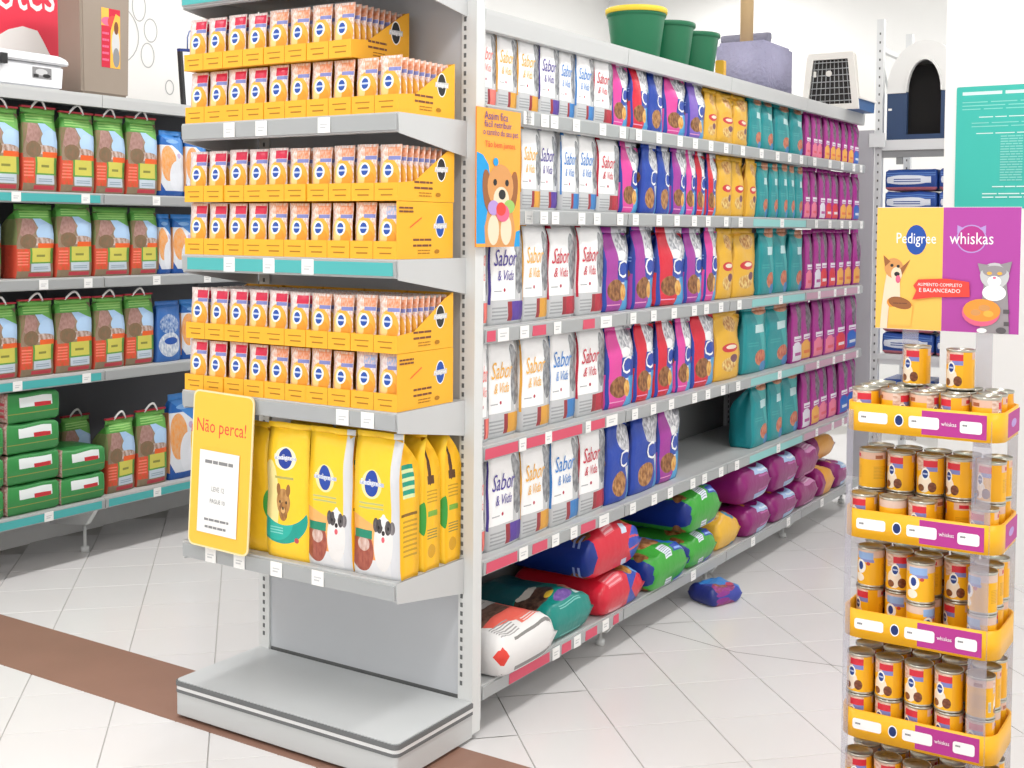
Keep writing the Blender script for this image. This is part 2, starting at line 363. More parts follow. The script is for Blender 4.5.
for i, z in enumerate(RZ):
    for k in range(4):
        a, b = max(Y0, k * LM), (k + 1) * LM; st = None; tg = ()
        if i > 0:
            rnd = random.Random(i * 10 + k)
            if k == 0 and i >= 3:
                st = []; y = a + .05; seq = {3: ((.045, .09), (.30, .38), (.62, .70)), 4: ((.04, .22), (.27, .38), (.42, .62), (.68, .78)), 5: ((.05, .22), (.31, .40), (.62, .72)), 6: ((.18, .42), (.5, .56), (.66, .74), (.86, .9))}[i]
                st = [(max(a + .006, q0), q1, M_RED) for q0, q1 in seq]
                tg = {3: [(.13, .06), (.25, .05), .45, (.78, .08)], 4: [(.245, .04), (.40, .04), (.66, .035), (.83, .08)], 5: [(.255, .05), .45, .57, (.78, .07)], 6: [.46, .6, .8]}[i]
            elif k == 2 and i in (2, 3, 4, 5): st = [(a + .25, b - .01, M_PTEAL)]; tg = [a + .1, a + .6]
            elif k == 3 and i in (3, 4, 5): st = [(a + .02, b - .1, M_PINKS)]; tg = [(a + q, .035) for q in (.2, .45, .62, .85)]
            else: tg = [a + q * (b - a) + rnd.uniform(-.03, .03) for q in ((.08, .25, .42, .6, .76, .92) if k < 2 else (.12, .34, .55, .75, .93))]
            if k == 0 and i in (1, 2): tg = [q for q in tg if q > .25] + [.27 + .001 * i, .36]
            if i == 6 and k > 0: st = None; tg = [a + .3, a + .75] if k > 1 else [a + .6]
        s_ = shelf(rg, a, b, 0, .402, z, .048 if i else .06, strip=st, tags=tg, rail=i > 0)
# --- gondola against the left wall
XL = -2.5356; LZ = [2.0974, 1.6543, 1.2791, .854, .2687]
lg = thing('perimeter_gondola', 'grey wall gondola with dark back holding green bags, seen left of the endcap', 'shelf unit', (XL, 0, 0), R(90))
yj = face_y(104, XL, .865)
mods = [(yj - 2 * LM, yj - LM), (yj - LM, yj), (yj, yj + LM), (yj + LM, yj + 2 * LM)]
for k, (a, b) in enumerate(mods):
    MB().box(a + .001, b - .001, .40, .42, .12, 2.10).build('back_panel', M_DARKBACK, lg)
    MB().box(a - .02, a + .02, .385, .40, .22, 2.10).build('upright', M_DARKBACK, lg)
    MB().prism([(.05, .215), (.38, .215), (.38, .10), (.12, .13)], 'x', a - .012, a + .012).build('foot_bracket', M_UPR, lg)
    MB().lathe([(.02, 0), (.02, .025), (.008, .025), (.008, .12)], 10, (a, .14, 0)).build('levelling_foot', M_UPR, lg)
    for i, z in enumerate(LZ):
        st = None; tg = [a + q for q in (.3, .62, .85)] if i in (1, 2) else []
        if i in (1, 3) and k < 2: st = [(a + .02, b - .02, M_TEAL)]; tg = [b - .45, b - .1]
        if i == 4: st = [(a + .02, b - .02, M_TEAL)]; tg = [b - .3, a + .3]
        shelf(lg, a, b, 0, .40, z, .05 if i else .055, strip=st, tags=tg, rail=i > 0)
# ------------------------------------------------------------------ packaging
KB = ('6a3f22', '9c6a3c')            # kibble browns
def d_script(col, block, dark='9a2f38'):
    return ('d_script_' + col, 'c7c9cb', [('box', 0, .74, .24, 1.01, 'fbfbfb'), ('half', .9, .25, .86, .55, .9, 'fbfbfb'), ('ell', .88, .55, .16, .26, ('6e7074', 'a7a9ac')), ('ell', .80, .78, .1, .1, ('8a8c90', 'b7b9bc')),
        ('box', 0, .2, .93, 1.01, col), ('ell', .40, .335, .035, .018, 'b02040'), ('box', .08, .3, .32, .332, 'a9abad'), ('lines', .05, .48, .05, .19, 4, '9fa2a5'), ('box', .5, .68, .03, .22, dark), ('box', .64, 1.01, .03, .22, block),
        ('box', 3, 4.01, .24, 1.01, 'eeeeee'), ('box', 3.9, 4.01, .2, 1.01, col), ('box', 1, 2, .0, 1.01, 'c3c5c8')])
def d_cat(col, light='f1a7cf'):
    return ('d_cat_' + col, col, [('half', .85, .35, .66, .0, 1.01, 'e2e3e8'), ('and', ('half', .85, .35, .70, .0, 1.01), ('ell', .78, .78, .30, .20), ('9a9ca6', 'f0f0f2')), ('ell', .66, .66, .16, .06, 'f4f4f4'), ('ell', .86, .90, .12, .06, ('6a6a74', 'b0b0b8')),
        ('box', .50, 1.01, .34, .60, '2a4fb0'), ('half', 1, -.55, .62, .5, 1.01, '4aa5dc'), ('box', .50, 1.01, .36, .59, '2a4fb0'), ('ell', .44, .25, .30, .13, ('70401f', 'a87545')), ('ell', .72, .22, .13, .10, ('d9902f', 'f0c26a')), ('lines', .12, .6, .07, .10, 1, light),
        ('box', 3, 4.01, -.01, 1.01, col), ('box', 3, 4.01, .42, 1.01, '1f3a94'), ('ell', 3.6, .42, .3, .06, KB), ('lines', 3.1, 3.9, .56, .64, 2, '6f8fd0'), ('half', -1, -.12, -.14, .0, .3, '2443a0')])
def d_bluecat(): return ('d_bluecat', '2546a8', [('half', .7, .4, .72, 0, 1.01, 'd5d6dc'), ('ell', .70, .78, .27, .17, ('8f9099', 'e4e4e8')), ('box', .45, 1.01, .40, .58, '2a4fb0'), ('ell', .52, .22, .30, .15, ('8a5528', 'c9945a')), ('box', 3, 4.01, -.01, 1.01, '1d3790'), ('ell', 3.7, .5, .22, .08, KB), ('half', 1, -.3, .85, .5, 1.01, '4a9ad8')])
def d_yellow(): return ('d_yellowbag', 'e9b53c', [('ell', .6, .80, .28, .11, ('b5702f', 'e6c07a')), ('ell', .55, .46, .30, .065, 'd2343c'), ('ell', .6, .47, .2, .03, 'f3e6d0'), ('ell', .5, .22, .3, .1, ('c98a3a', 'f0d890')), ('ell', .7, .30, .13, .06, '7a4a5a'), ('box', 3, 4.01, -.01, 1.01, 'd9a430'), ('ell', 3.5, .7, .3, .1, ('a8642c', 'c98a3a'))])
def d_teal(): return ('d_tealbag', '1e9398', [('half', .8, .4, .75, 0, 1.01, '43b0ae'), ('ell', .75, .95, .32, .09, ('e0a585', 'd98c6a')), ('box', .42, .9, .60, .72, 'c8e6e6'), ('ell', .72, .22, .26, .12, ('c05a40', 'd98a62')), ('ell', .9, .08, .2, .08, '4a8fc8'), ('box', 3, 4.01, -.01, 1.01, '157f88'), ('lines', .2, .6, .40, .48, 2, '3aa5a5')])
def d_mag(block, b2): return ('d_mag_' + block, 'ab2a8e', [('ell', .68, .68, .24, .26, ('4a4048', '8c8088')), ('ell', .66, .84, .12, .07, ('5a5058', '9a9098')), ('box', .25, .95, .34, .42, 'eeeaf0'), ('lines', .3, .9, .36, .40, 1, 'b050a0'), ('and', ('box', .12, 1.01, .03, .28), ('half', .0, 1, .0, -1, 2), block), ('ell', .5, .28, .3, .05, block), ('box', .3, .9, .11, .16, b2), ('box', 3, 4.01, -.01, 1.01, '86196e')])
def d_leftdog(): return ('d_leftdog', '8c7a62', [('box', -.1, 1.01, .40, .80, ('8f7c66', 'a08872')), ('ell', .26, .68, .24, .13, ('b58f88', 'a07a70')), ('half', .9, .9, 1.12, .0, 1.01, 'a9cbee'), ('ell', .78, .62, .26, .12, 'b3d2f2'), ('ell', .62, .50, .40, .055, ('a07c68', 'd2c2bc')), ('ell', .30, .50, .22, .10, ('8a6a52', '7a6a50')), ('half', -1, .5, .24, .0, .4, ('7f7c50', '94725c')), ('box', -.1, 1.01, .81, 1.01, '58a048'), ('half', .25, 1, .97, .0, 1.01, '6fb254'), ('lines', .12, .92, .83, .93, 3, '9acb74'), ('box', .55, 1.01, .41, .475, 'f0672c'), ('box', 0, .32, .10, .40, ('e8503c', 'c8643c')), ('lines', .02, .28, .18, .38, 5, 'f4836e'), ('box', .32, 1.01, .20, .41, '5f9a48'), ('box', .38, .92, .22, .41, 'd3cc5c'), ('box', .5, .75, .29, .32, '8a8a40'), ('box', .36, .92, .09, .20, 'c4d0dc'), ('lines', .42, .85, .12, .17, 2, '8fa4b4'), ('box', .3, .92, .025, .075, 'c0404c'), ('box', 3, 4.01, -.01, .45, 'd8503a'), ('box', 3, 4.01, .45, 1.01, '7f8a5a'), ('box', 3, 4.01, .8, 1.01, '4d8f3e')], .5)
def d_blueorange(): return ('d_blueorange', 'dfe3ea', [('box', -.1, 4.01, .78, 1.01, '2768b8'), ('half', .3, 1, .93, 0, 1.01, '3f86d2'), ('ell', .3, .5, .3, .27, ('f0a055', 'e8b080')), ('ell', .62, .3, .28, .24, 'e6e9f0'), ('box', -.1, 4.01, -.01, .08, '2257a5'), ('half', -1, -1.4, -.28, 0, 1.01, '2257a5'), ('ell', .75, .62, .1, .04, 'c7b0d0'), ('ell', .55, .84, .3, .03, '7fb0e6'), ('box', 3, 4.01, .08, .78, 'e0a070')])
def d_bluesilver(): return ('d_bluesilver', '3a6fb8', [('ell', .5, .62, .4, .16, ('b0c0d8', '3e6cb0')), ('ell', .5, .28, .45, .2, ('dfe4ea', 'a9b8d0')), ('ell', .55, .34, .28, .06, '2a57ac'), ('box', 3, 4.01, -.1, 1.01, '2f5ca5')])
def d_pedyellow_a(): return ('d_ped_a', 'ffcf2e', [('ell', .1, .42, .22, .3, 'fbe9a0'), ('ell', .45, .74, .24, .085, 'fdf3d0'), ('ell', .45, .74, .15, .075, '1f3f9c'), ('box', .2, .7, .73, .752, 'c8d0e6'), ('lines', .22, .66, .59, .63, 1, 'b9b060'), ('half', .9, 1, .60, .0, .0, 'ffffff'), ('and', ('ell', .35, .30, .62, .19), ('not', ('ell', .42, .45, .60, .20)), '1aa090'), ('and', ('ell', .25, .30, .42, .17), ('not', ('ell', .42, .45, .60, .20)), '28b5a5'),
        ('ell', .43, .42, .17, .10, ('a8743c', 'c9985a')), ('ell', .43, .35, .11, .07, ('b8803f', '8a5a30')), ('ell', .43, .36, .055, .022, 'e0b070'), ('ell', .43, .375, .022, .012, '2a1c14'), ('ell', .35, .42, .022, .012, '2a1c14'), ('ell', .51, .42, .022, .012, '2a1c14'), ('ell', .31, .51, .05, .045, '9a6836'), ('ell', .55, .51, .05, .045, '9a6836'), ('lines', .1, .42, .18, .24, 3, '86d6cc'), ('ell', .74, .15, .05, .02, 'c04a50'),
        ('box', 3, 4.01, -.01, 1.01, 'f8c024'), ('ell', 3.8, .30, .3, .2, ('7a4a38', '5f3a2c')), ('box', 3.5, 3.9, .30, .36, '3a90a0'), ('lines', 3.4, 3.95, .36, .62, 6, '8a8430')], .3)
def d_pedyellow_b(): return ('d_ped_b', 'ffcf2e', [('half', -.15, -1, -.43, .0, 1.01, 'f6b46a'), ('half', -.2, -1, -.34, .0, 1.01, 'f2a05c'), ('box', -.01, 1.01, -.01, .12, 'e2e2e4'), ('box', .82, 1.01, -.01, 1.01, 'd9dade'), ('ell', .40, .64, .23, .1, 'ffe9a8'), ('ell', .40, .645, .155, .09, '2148a8'), ('box', .13, .68, .632, .658, 'b9c4e2'), ('lines', .12, .66, .47, .53, 2, 'c2c27a'),
        ('ell', .20, .17, .26, .14, ('9a4a3c', 'b0604c')), ('ell', .22, .22, .14, .05, ('c9a090', 'e0c8c0')), ('box', .02, .42, .26, .32, '1c8a6c'), ('ell', .66, .24, .2, .19, 'e9e6e4'), ('ell', .66, .34, .17, .085, 'ece8e8'), ('ell', .50, .365, .06, .05, ('4a4648', '6a6466')), ('ell', .84, .355, .06, .045, ('6a6466', '8a8486')), ('ell', .575, .36, .07, .05, ('3f3b3d', '5a5456')), ('ell', .755, .355, .065, .05, ('4a4648', '6a6466')), ('ell', .66, .40, .05, .045, 'f4f2f2'), ('ell', .66, .30, .05, .03, 'f4eeee'), ('ell', .66, .315, .035, .017, '2a2426'), ('ell', .66, .27, .035, .02, 'e0606a'), ('ell', .56, .35, .02, .013, '181416'), ('ell', .76, .35, .02, .013, '181416'),
        ('box', 1, 2, -.01, 1.01, 'fcc020'), ('box', 1.25, 1.8, .55, .78, '1d9a80'), ('lines', 1.25, 1.8, .55, .78, 4, 'd9e8b0'), ('lines', 1.2, 1.9, .15, .42, 8, 'c99a20'), ('box', 1.1, 1.9, .43, .45, '806020')], .3)
def d_pedyellow_c(): return ('d_ped_c', 'ffcf2e', [('ell', .4, .64, .2, .09, '2148a8'), ('box', 1, 2, -.01, 1.01, 'fcc020'), ('ell', 1.55, .72, .10, .12, ('4a2c1c', '5f3a26')), ('ell', 1.55, .83, .08, .045, '4a2a1a'), ('box', 1.4, 1.75, .61, .67, '5a3a20'), ('ell', 1.05, .38, .2, .12, '3aa040'), ('box', 1.35, 1.85, .38, .42, '7ab040'), ('lines', 1.3, 1.85, .22, .30, 4, '9a8a40'), ('lines', 1.3, 1.85, .48, .58, 4, 'c99a20'), ('ell', 1.55, .13, .22, .05, 'd8a020'), ('box', 3, 4.01, -.01, 1.01, 'f8c024')], .3)
def d_pedwhite(): return ('d_ped_d', 'ffcf2e', [('box', -.01, .4, .9, 1.01, 'e03a3a'), ('ell', .7, .66, .3, .1, 'fdf3d0'), ('ell', .72, .66, .2, .085, '1f3f9c'), ('lines', .0, .6, .26, .42, 5, 'e04a50'), ('ell', .3, .16, .3, .11, ('7a4030', '9a5a44'))], .3)
def d_pouch(kind):
    top = {'red': 'd62a4c', 'orange': 'e58a5c', 'blue': '8fb0e0'}[kind]; tp = {'red': 'e6c8c4', 'orange': 'e9b49a', 'blue': 'dfc6c6'}[kind]
    return ('d_pouch_' + kind, 'ecd0c4', [('box', -.1, 4.1, -.01, 1.01, (tp, 'f4ece8')), ('ell', .5, .44, .47, .30, 'f4b040'), ('box', .08, .92, .34, .60, 'f4b040'), ('ell', .30, .46, .24, .22, 'f9d488'), ('ell', .70, .36, .2, .14, 'f0a02c'), ('box', .40, .97, .79, .95, top if kind == 'red' else (top, tp)), ('box', .46, .98, .715, .785, '8088c4'), ('ell', .47, .53, .255, .135, 'f4f2ee'), ('ell', .47, .53, .17, .10, '2450a8'), ('box', .30, .64, .515, .55, 'c4cfee'), ('ell', .15, .12, .2, .1, ('e6c6b4', 'c98a62')), ('ell', .62, .16, .26, .06, ('b8743c', 'e2a864')), ('box', 1, 3, .0, .7, 'c08a28'), ('box', 1, 3, .64, .72, '5f5a90'), ('box', 1, 3, .72, 1.01, 'c07c50')], .28)
def mkdesign(t): return design(*t)
def bag_surface(w, d, h, seed, boxy=.0, lean=.0, top=.93, amp=.006):
    rn = random.Random(seed); ph = [rn.uniform(0, 6.28) for _ in range(8)]
    def prof(t):
        if t < .06: return .86 + .14 * t / .06
        tp = .56 + .30 * boxy
        if t < tp: return 1.
        q = min(1, (t - tp) / (top - tp)); return max(.05, 1 - q ** (1.15 + .6 * boxy) * .95)
    def wid(t): return 1 - .03 * math.sin(t * 3.1) * (1 - boxy) - .02 * max(0, t - .7)
    def crm(u, t): return amp * (math.sin(7 * u + 9 * t + ph[0]) * .5 + math.sin(13 * t - 4 * u + ph[1]) * .4 + math.sin(17 * u + 5 * t + ph[2]) * .25) * (.3 + t)
    def front(u, t):       # u,t in 0..1 on the front panel -> x, y, z
        dd = d / 2 * prof(t); b = (.10 + .22 * (1 - boxy)) * math.sin(math.pi * min(max(u, 0), 1)) ** .8
        return ((u - .5) * w * wid(t), -dd * (1 - .10 * (1 - boxy) + b * .6) - d * .34 * (1 - prof(t)) * (t > .5) + lean * t * t + crm(u, t) * .9, t * h)
    return prof, wid, crm, front
def bag_mesh(name, w, d, h, mats, seed=1, boxy=.0, lean=0., top=.93, nf=7, ns=3, nv=11, art_items=None, tilt=0, amp=.006):
    prof, wid, crm, front = bag_surface(w, d, h, seed, boxy, lean, top, amp); mb = MB(); ts = [0, .03, .08, .2, .34, .48, .6, .7, .78, .86, top]
    ring = []
    for i in range(nf): ring.append(('f', i / nf, i / nf))
    for i in range(ns): ring.append(('r', i / ns, 1 + i / ns))
    for i in range(nf): ring.append(('b', i / nf, 2 + i / nf))
    for i in range(ns): ring.append(('l', i / ns, 3 + i / ns))
    n = len(ring); ring2 = ring + [('l', 1, 4)]
    def pos(k, q, t):
        if k == 'f': return front(q, t)
        if k == 'b': x, y, z = front(1 - q, t); sh = -d * .34 * (1 - prof(t)) * (t > .5) + lean * t * t; return (x, 2 * sh - y, z)
        xr, yf, z = front(1 if k == 'r' else 0, t); yb = 2 * (-d * .34 * (1 - prof(t)) * (t > .5) + lean * t * t) - yf
        if k == 'r': y = yf + (yb - yf) * q; s = 1
        else: y = yb + (yf - yb) * q; s = -1
        g = -math.sin(math.pi * q) * (.004 + .05 * max(0, t - .5)); return (xr + s * g, y, z)
    for t in ts:
        for k, q, U in ring: mb.v.append(pos(k, q, t))
    for j in range(len(ts) - 1):
        for i in range(n):
            k = (i + 1) % n; U0 = ring[i][2]; U1 = ring2[i + 1][2]
            mb.face([j * n + i, j * n + k, (j + 1) * n + k, (j + 1) * n + i], 0, [(U0, ts[j]), (U1, ts[j]), (U1, ts[j + 1]), (U0, ts[j + 1])], True)
    mb.face(list(range(n))[::-1], 0, [(-1, 0)] * n); mb.face([(len(ts) - 1) * n + i for i in range(n)], 0, [(.5, top)] * n)
    ms = [mats]
    for it in (art_items or []):               # lettering printed on the front: text, cu, v, width(u), ink, stretch, italic
        _, s, cu, v0, wu, ink, st, sk = it; tv, tf, tw = text2d(s); sc = wu * w / tw
        if INK[ink] not in ms: ms.append(INK[ink])
        b = len(mb.v)
        for a, c in tv:
            zz = c * sc * st; u = cu + (a * sc - wu * w / 2 + zz * sk) / w; t = v0 + zz / h; x, y, z = front(u, t); mb.v.append((x, y - .0022, z))
        for q in tf:
            P = [tv[i] for i in q]; ar = sum(P[i][0] * P[(i + 1) % len(P)][1] - P[(i + 1) % len(P)][0] * P[i][1] for i in range(len(P)))
            mb.face([b + i for i in (q if ar > 0 else q[::-1])], ms.index(INK[ink]))
    return mb.mesh(name, ms)
def seal_mesh(w, d, h, mats, seed=1, boxy=0., lean=0., top=.93, amp=.006):
    prof, wid, crm, front = bag_surface(w, d, h, seed, boxy, lean, top, amp); mb = MB(); n = 6
    for t, e in ((top, .0), (1.0, .0)):
        for i in range(n + 1):
            x, y, z = front(i / n, top); cy = lean * top * top - d * .34 * (1 - prof(top)); yy = cy + .004 * math.sin(i * 1.7 + seed); mb.v.append((x * (.99 if t < 1 else 1.0), yy - .0022, z + (t - top) * h)); mb.v.append((x * (.99 if t < 1 else 1.0), yy + .0022, z + (t - top) * h))
    m = 2 * (n + 1)
    for i in range(n):
        a = 2 * i; u0, u1 = i / n, (i + 1) / n
        mb.face([a, a + 2, m + a + 2, m + a], 0, [(u0, .93), (u1, .93), (u1, 1), (u0, 1)], True); mb.face([a + 3, a + 1, m + a + 1, m + a + 3], 0, [(u1, .93), (u0, .93), (u0, 1), (u1, 1)], True); mb.face([m + a, m + a + 2, m + a + 3, m + a + 1], 0, [(u0, 1)] * 4)
    mb.face([0, m, m + 1, 1], 0, [(0, .95)] * 4); mb.face([2 * n + 1, m + 2 * n + 1, m + 2 * n, 2 * n], 0, [(0, .95)] * 4)
    return mb.mesh('top_seal', mats)
BAGS = {}
def bag_proto(key, des, w, d, h, boxy=0, lean=0, items=None, top=.93, seeds=2, amp=.006):
    m = mkdesign(des); BAGS[key] = dict(w=w, d=d, h=h, v=[(bag_mesh('kibble_bag', w, d, h, m, s + hash_(key), boxy, lean, top, art_items=items, amp=amp), seal_mesh(w, d, h, m, s + hash_(key), boxy, lean, top, amp)) for s in range(seeds)])
def hash_(k): return sum(ord(c) * (i + 1) for i, c in enumerate(k)) % 997
def place_bag(key, loc, rz, label, group, w=None, h=None, dscale=1, v=0, rx=0, ry=0, name='kibble_bag'):
    B = BAGS[key]; me, se = B['v'][v % len(B['v'])]
    o = tag(obj(name, me, None, loc, (rx, ry, rz), ((w or B['w']) / B['w'], dscale, (h or B['h']) / B['h'])), label, 'pet food bag', group); obj('top_seal', se, o); return o
SCR = dict(red=('crimson', 'c9203c', 'b8283c'), coral=('coral', 'f08078', 'f07a70'), gold=('gold', 'f2ae3e', 'e2a43a'), purple=('purple', '4b3a96', '5a3c9c'), sky=('sky', '3f86cf', '3a80c4'))
for k, (ink, col, blk) in SCR.items():
    bag_proto('script_' + k, d_script(col, blk), .15, .10, .31, .75, 0, [('t', 'Sabor', .40, .57, .64, ink, 1.7, .18), ('t', '& Vida', .40, .43, .48, ink, 1.6, .18)], top=.97, seeds=2, amp=.004)
for k, col in dict(pink='e0489f', red='d8263c', purple='a43a9c', lilac='7f5fc0').items():
    bag_proto('cat_' + k, d_cat(col), .15, .10, .31, .15, 0, [('t', 'C', .68, .395, .36, 'white', 1.1, 0)], seeds=3)
bag_proto('cat_blue', d_bluecat(), .15, .10, .31, .15, 0, [('t', 'C', .66, .405, .36, 'white', 1.1, 0)], seeds=3)
bag_proto('yellow', d_yellow(), .15, .11, .31, .0, 0, seeds=3, amp=.010)
bag_proto('teal', d_teal(), .15, .10, .31, .2, 0, seeds=2)
for k, (a, b) in dict(white=('e8e4ee', 'b84a9a'), gold=('f2b04a', 'e8782f'), pink=('f0809a', 'e85a6a'), red=('e23a40', 'f6e6e6'), blue=('2f6ac4', 'e6ecf6')).items(): bag_proto('mag_' + k, d_mag(a, b), .09, .08, .31, .5, 0, seeds=1, amp=.003)
bag_proto('leftdog', d_leftdog(), .24, .12, .38, .35, 0, seeds=2, amp=.008)
bag_proto('blueorange', d_blueorange(), .20, .12, .36, .1, 0, seeds=2); bag_proto('bluesilver', d_bluesilver(), .20, .12, .34, .1, 0, seeds=1)
for k, f in dict(ped_a=d_pedyellow_a, ped_b=d_pedyellow_b, ped_c=d_pedyellow_c, ped_d=d_pedwhite).items():
    bag_proto(k, f(), .17, .10, .42, .55 if k != 'ped_a' else .2, 0, [('t', 'Pedigree', {'ped_a': .45, 'ped_b': .40, 'ped_c': .4, 'ped_d': .7}[k], {'ped_a': .733, 'ped_b': .636, 'ped_c': .63, 'ped_d': .65}[k], .46, 'white', 1, 0)], seeds=2, top=.96)
DESC = dict(coral='coral', red='red', gold='yellow', purple='purple', sky='blue')
ROWNAME = ['', 'top bag row', 'second bag row', 'third bag row', 'fourth bag row', 'fifth bag row']
ROWS = {
 1: (.248, [('script_coral', 484, 503), ('script_gold', 503, 523), ('script_gold', 523, 544), ('script_purple', 544, 564), ('script_sky', 564, 580), ('script_sky', 580, 598), ('script_red', 598, 617), ('cat_pink', 617, 634), ('cat_red', 634, 653), ('cat_blue', 653, 669), ('cat_pink', 669, 691), ('cat_lilac', 691, 709), ('yellow', 709, 722), ('yellow', 721, 738), ('yellow', 737, 753), ('teal', 753, 766), ('teal', 766, 780), ('teal', 780, 795), ('teal', 795, 808)], 9, 'pppgggggb'),
 2: (.275, [('script_coral', 484, 502), ('script_gold', 503, 524), ('script_gold', 525, 545), ('script_purple', 545, 564), ('script_sky', 565, 583), ('script_sky', 583, 602), ('script_red', 602, 623), ('cat_pink', 625, 645), ('cat_blue', 645, 661), ('cat_blue', 661, 675), ('cat_purple', 675, 690), ('cat_pink', 690, 701), ('cat_red', 701, 711), ('cat_red', 711, 721), ('yellow', 722, 737), ('yellow', 737, 750), ('yellow', 750, 760), ('teal', 760, 772), ('teal', 772, 782), ('teal', 782, 791), ('teal', 791, 799), ('teal', 799, 807)], 8, 'ppwrrggb'),
 3: (.325, [('script_coral', 482, 493), ('script_purple', 494, 527), ('script_gold', 528, 553), ('script_red', 554, 581), ('script_red', 582, 607), ('cat_purple', 608, 636), ('cat_purple', 636, 659), ('cat_red', 660, 689), ('cat_purple', 689, 708), ('cat_pink', 708, 722), ('yellow', 723, 739), ('yellow', 739, 761), ('teal', 762, 777), ('teal', 778, 793), ('teal', 793, 808)], 7, 'pwrrggg'),
 4: (.328, [('script_coral', 482, 493), ('script_gold', 494, 525), ('script_gold', 526, 555), ('script_sky', 556, 582), ('script_red', 583, 610), ('cat_pink', 611, 639), ('cat_red', 640, 660), ('cat_red', 661, 680), ('cat_pink', 680, 695), ('cat_red', 695, 719), ('yellow', 720, 745), ('teal', 747, 770), ('teal', 770, 793)], 6, 'wgpprb'),
 5: (.322, [('script_coral', 482, 491), ('script_purple', 492, 525), ('script_gold', 525, 554), ('script_sky', 555, 583), ('script_red', 583, 609), ('cat_blue', 610, 633), ('cat_blue', 634, 662), ('cat_purple', 662, 684), ('teal', 755, 772), ('teal', 772, 787), ('teal', 786, 803)], 6, 'wgppbb')}
MAGK = dict(p='pink', g='gold', r='red', b='blue', w='white')
TYPE = dict(script='white bag with {} script lettering', cat='{} and blue cat food bag with white C', yellow='golden yellow cat food bag', teal='teal cat food bag with pale label', mag='slim magenta cat food bag with {} base')
GRP = dict(script='white script bags on the long gondola', cat='cat food bags with a C on the long gondola', yellow='yellow bags on the long gondola', teal='teal bags on the long gondola', mag='slim magenta bags on the long gondola')
for i, (hh, lst, nm, seq) in ROWS.items():
    z = RZ[i] + .0004; zm = z + hh * .4; rn = random.Random(i); items = list(lst); u0 = items[-1][2] + 1; du = (863 - 3 * (i > 3) - u0) / nm
    items += [('mag_' + MAGK[seq[k]], u0 + du * k, u0 + du * (k + 1)) for k in range(nm)]
    cnt = {}
    for n, (key, ua, ub) in enumerate(items):
        fam = key.split('_')[0]; X = -.028
        ya, yb = face_y(ua, X + .01, zm), face_y(ub, X + .01, zm); ya = max(ya, .05)
        wd = (yb - ya) * .955; h = hh * {'script': 1.0, 'cat': .97, 'yellow': .96, 'teal': .97, 'mag': .95}[fam] * rn.uniform(.97, 1.0)
        if fam == 'yellow' and i == 1: h *= .95
        c = cnt.get(key, 0); cnt[key] = c + 1
        sub = key.split('_')[1] if '_' in key else ''
        lab = TYPE[fam].format(DESC.get(sub, sub)) + f', {nth(c)} such in {ROWNAME[i]}'
        bd = BAGS[key]['d']; dsc = min(1.15, max(.75, wd / BAGS[key]['w'])); dp = rn.uniform(0, .012)
        soft = fam in ('cat', 'yellow', 'teal'); rx_ = R(rn.uniform(-.6, 1.8)) * soft; ry_ = R(rn.uniform(-.9, .9)) * soft; zt_ = .5 * (bd * dsc * abs(math.sin(rx_)) + wd * abs(math.sin(ry_)))
        place_bag(key, (X - bd / 2 * dsc * 1.06 - dp, (ya + yb) / 2, z + zt_), R(90) + rn.uniform(-.03, .03) * soft, lab, GRP[fam], wd * (.985 if soft else 1), h * (rn.uniform(.95, 1) if soft else 1), dsc, n, rx=rx_, ry=ry_, name='cat_food_bag')
# --- left wall gondola bags
LR = {1: ([(-18, 22, 'l'), (24, 60, 'l'), (62, 97, 'l'), (98, 128, 'l'), (129, 160, 'l'), (162, 186, 'b'), (187, 209, 'b')], .366), 2: ([(-30, 3, 'l'), (18, 57, 'l'), (58, 94, 'l'), (96, 132, 'l'), (133, 160, 'l'), (161, 174, 'b'), (175, 197, 'b')], .335), 3: ([(-16, 21, 'l'), (22, 57, 'l'), (58, 95, 'l'), (96, 127, 'l'), (128, 157, 'l'), (158, 183, 's'), (184, 207, 'b')], .342)}
LN = ['', 'upper left-wall shelf', 'middle left-wall shelf', 'third left-wall shelf']
M_HANDLE = mat('white_handle', 'f0eeee', .45); M_REDTOP = mat('red_seam', 'b0303c', .5)
def handle(o, w, h, k):
    m = MB(); pts = [(-w * .22 + w * .44 * i / 8, -.045 - .012 * math.sin(math.pi * i / 8), h * .985 + .04 * math.sin(math.pi * i / 8)) for i in range(9)]; m.tube(pts, .006, 5); m.build('carry_handle', M_HANDLE, o)
for i, (lst, hh) in LR.items():
    z = LZ[i] + .0004; rn = random.Random(40 + i); nl = nb = 0
    for n, (ua, ub, t) in enumerate(lst):
        X = XL - .03; ya, yb = face_y(ua, X, z + hh * .4), face_y(ub, X, z + hh * .4); key = {'l': 'leftdog', 'b': 'blueorange', 's': 'bluesilver'}[t]; wd = (yb - ya) * .95
        h = (hh * rn.uniform(.94, 1.0)) if t == 'l' else hh * .86
        lab = (f'green-topped dog food bag, {nth(nl)} from left on {LN[i]}' if t == 'l' else f'blue and {"orange" if t == "b" else "silver"} pet food bag, {nth(nb)} blue one on {LN[i]}')
        if t == 'l': nl += 1
        else: nb += 1
        o = place_bag(key, (X - BAGS[key]['d'] / 2 * 1.1 - rn.uniform(0, .012), (ya + yb) / 2, z), R(90) + rn.uniform(-.02, .02), lab, 'green-topped dog food bags' if t == 'l' else 'blue bags on the left gondola', wd, h, 1, n, name='dog_food_bag')
        if t == 'l' and i != 2:
            handle(o, BAGS[key]['w'], BAGS[key]['h'], n); MB().box(-BAGS[key]['w'] / 2, BAGS[key]['w'] / 2, -.050, -.030, BAGS[key]['h'] * .99, BAGS[key]['h'] * 1.012).build('red_edge', M_REDTOP, o)
z = LZ[4] + .0004
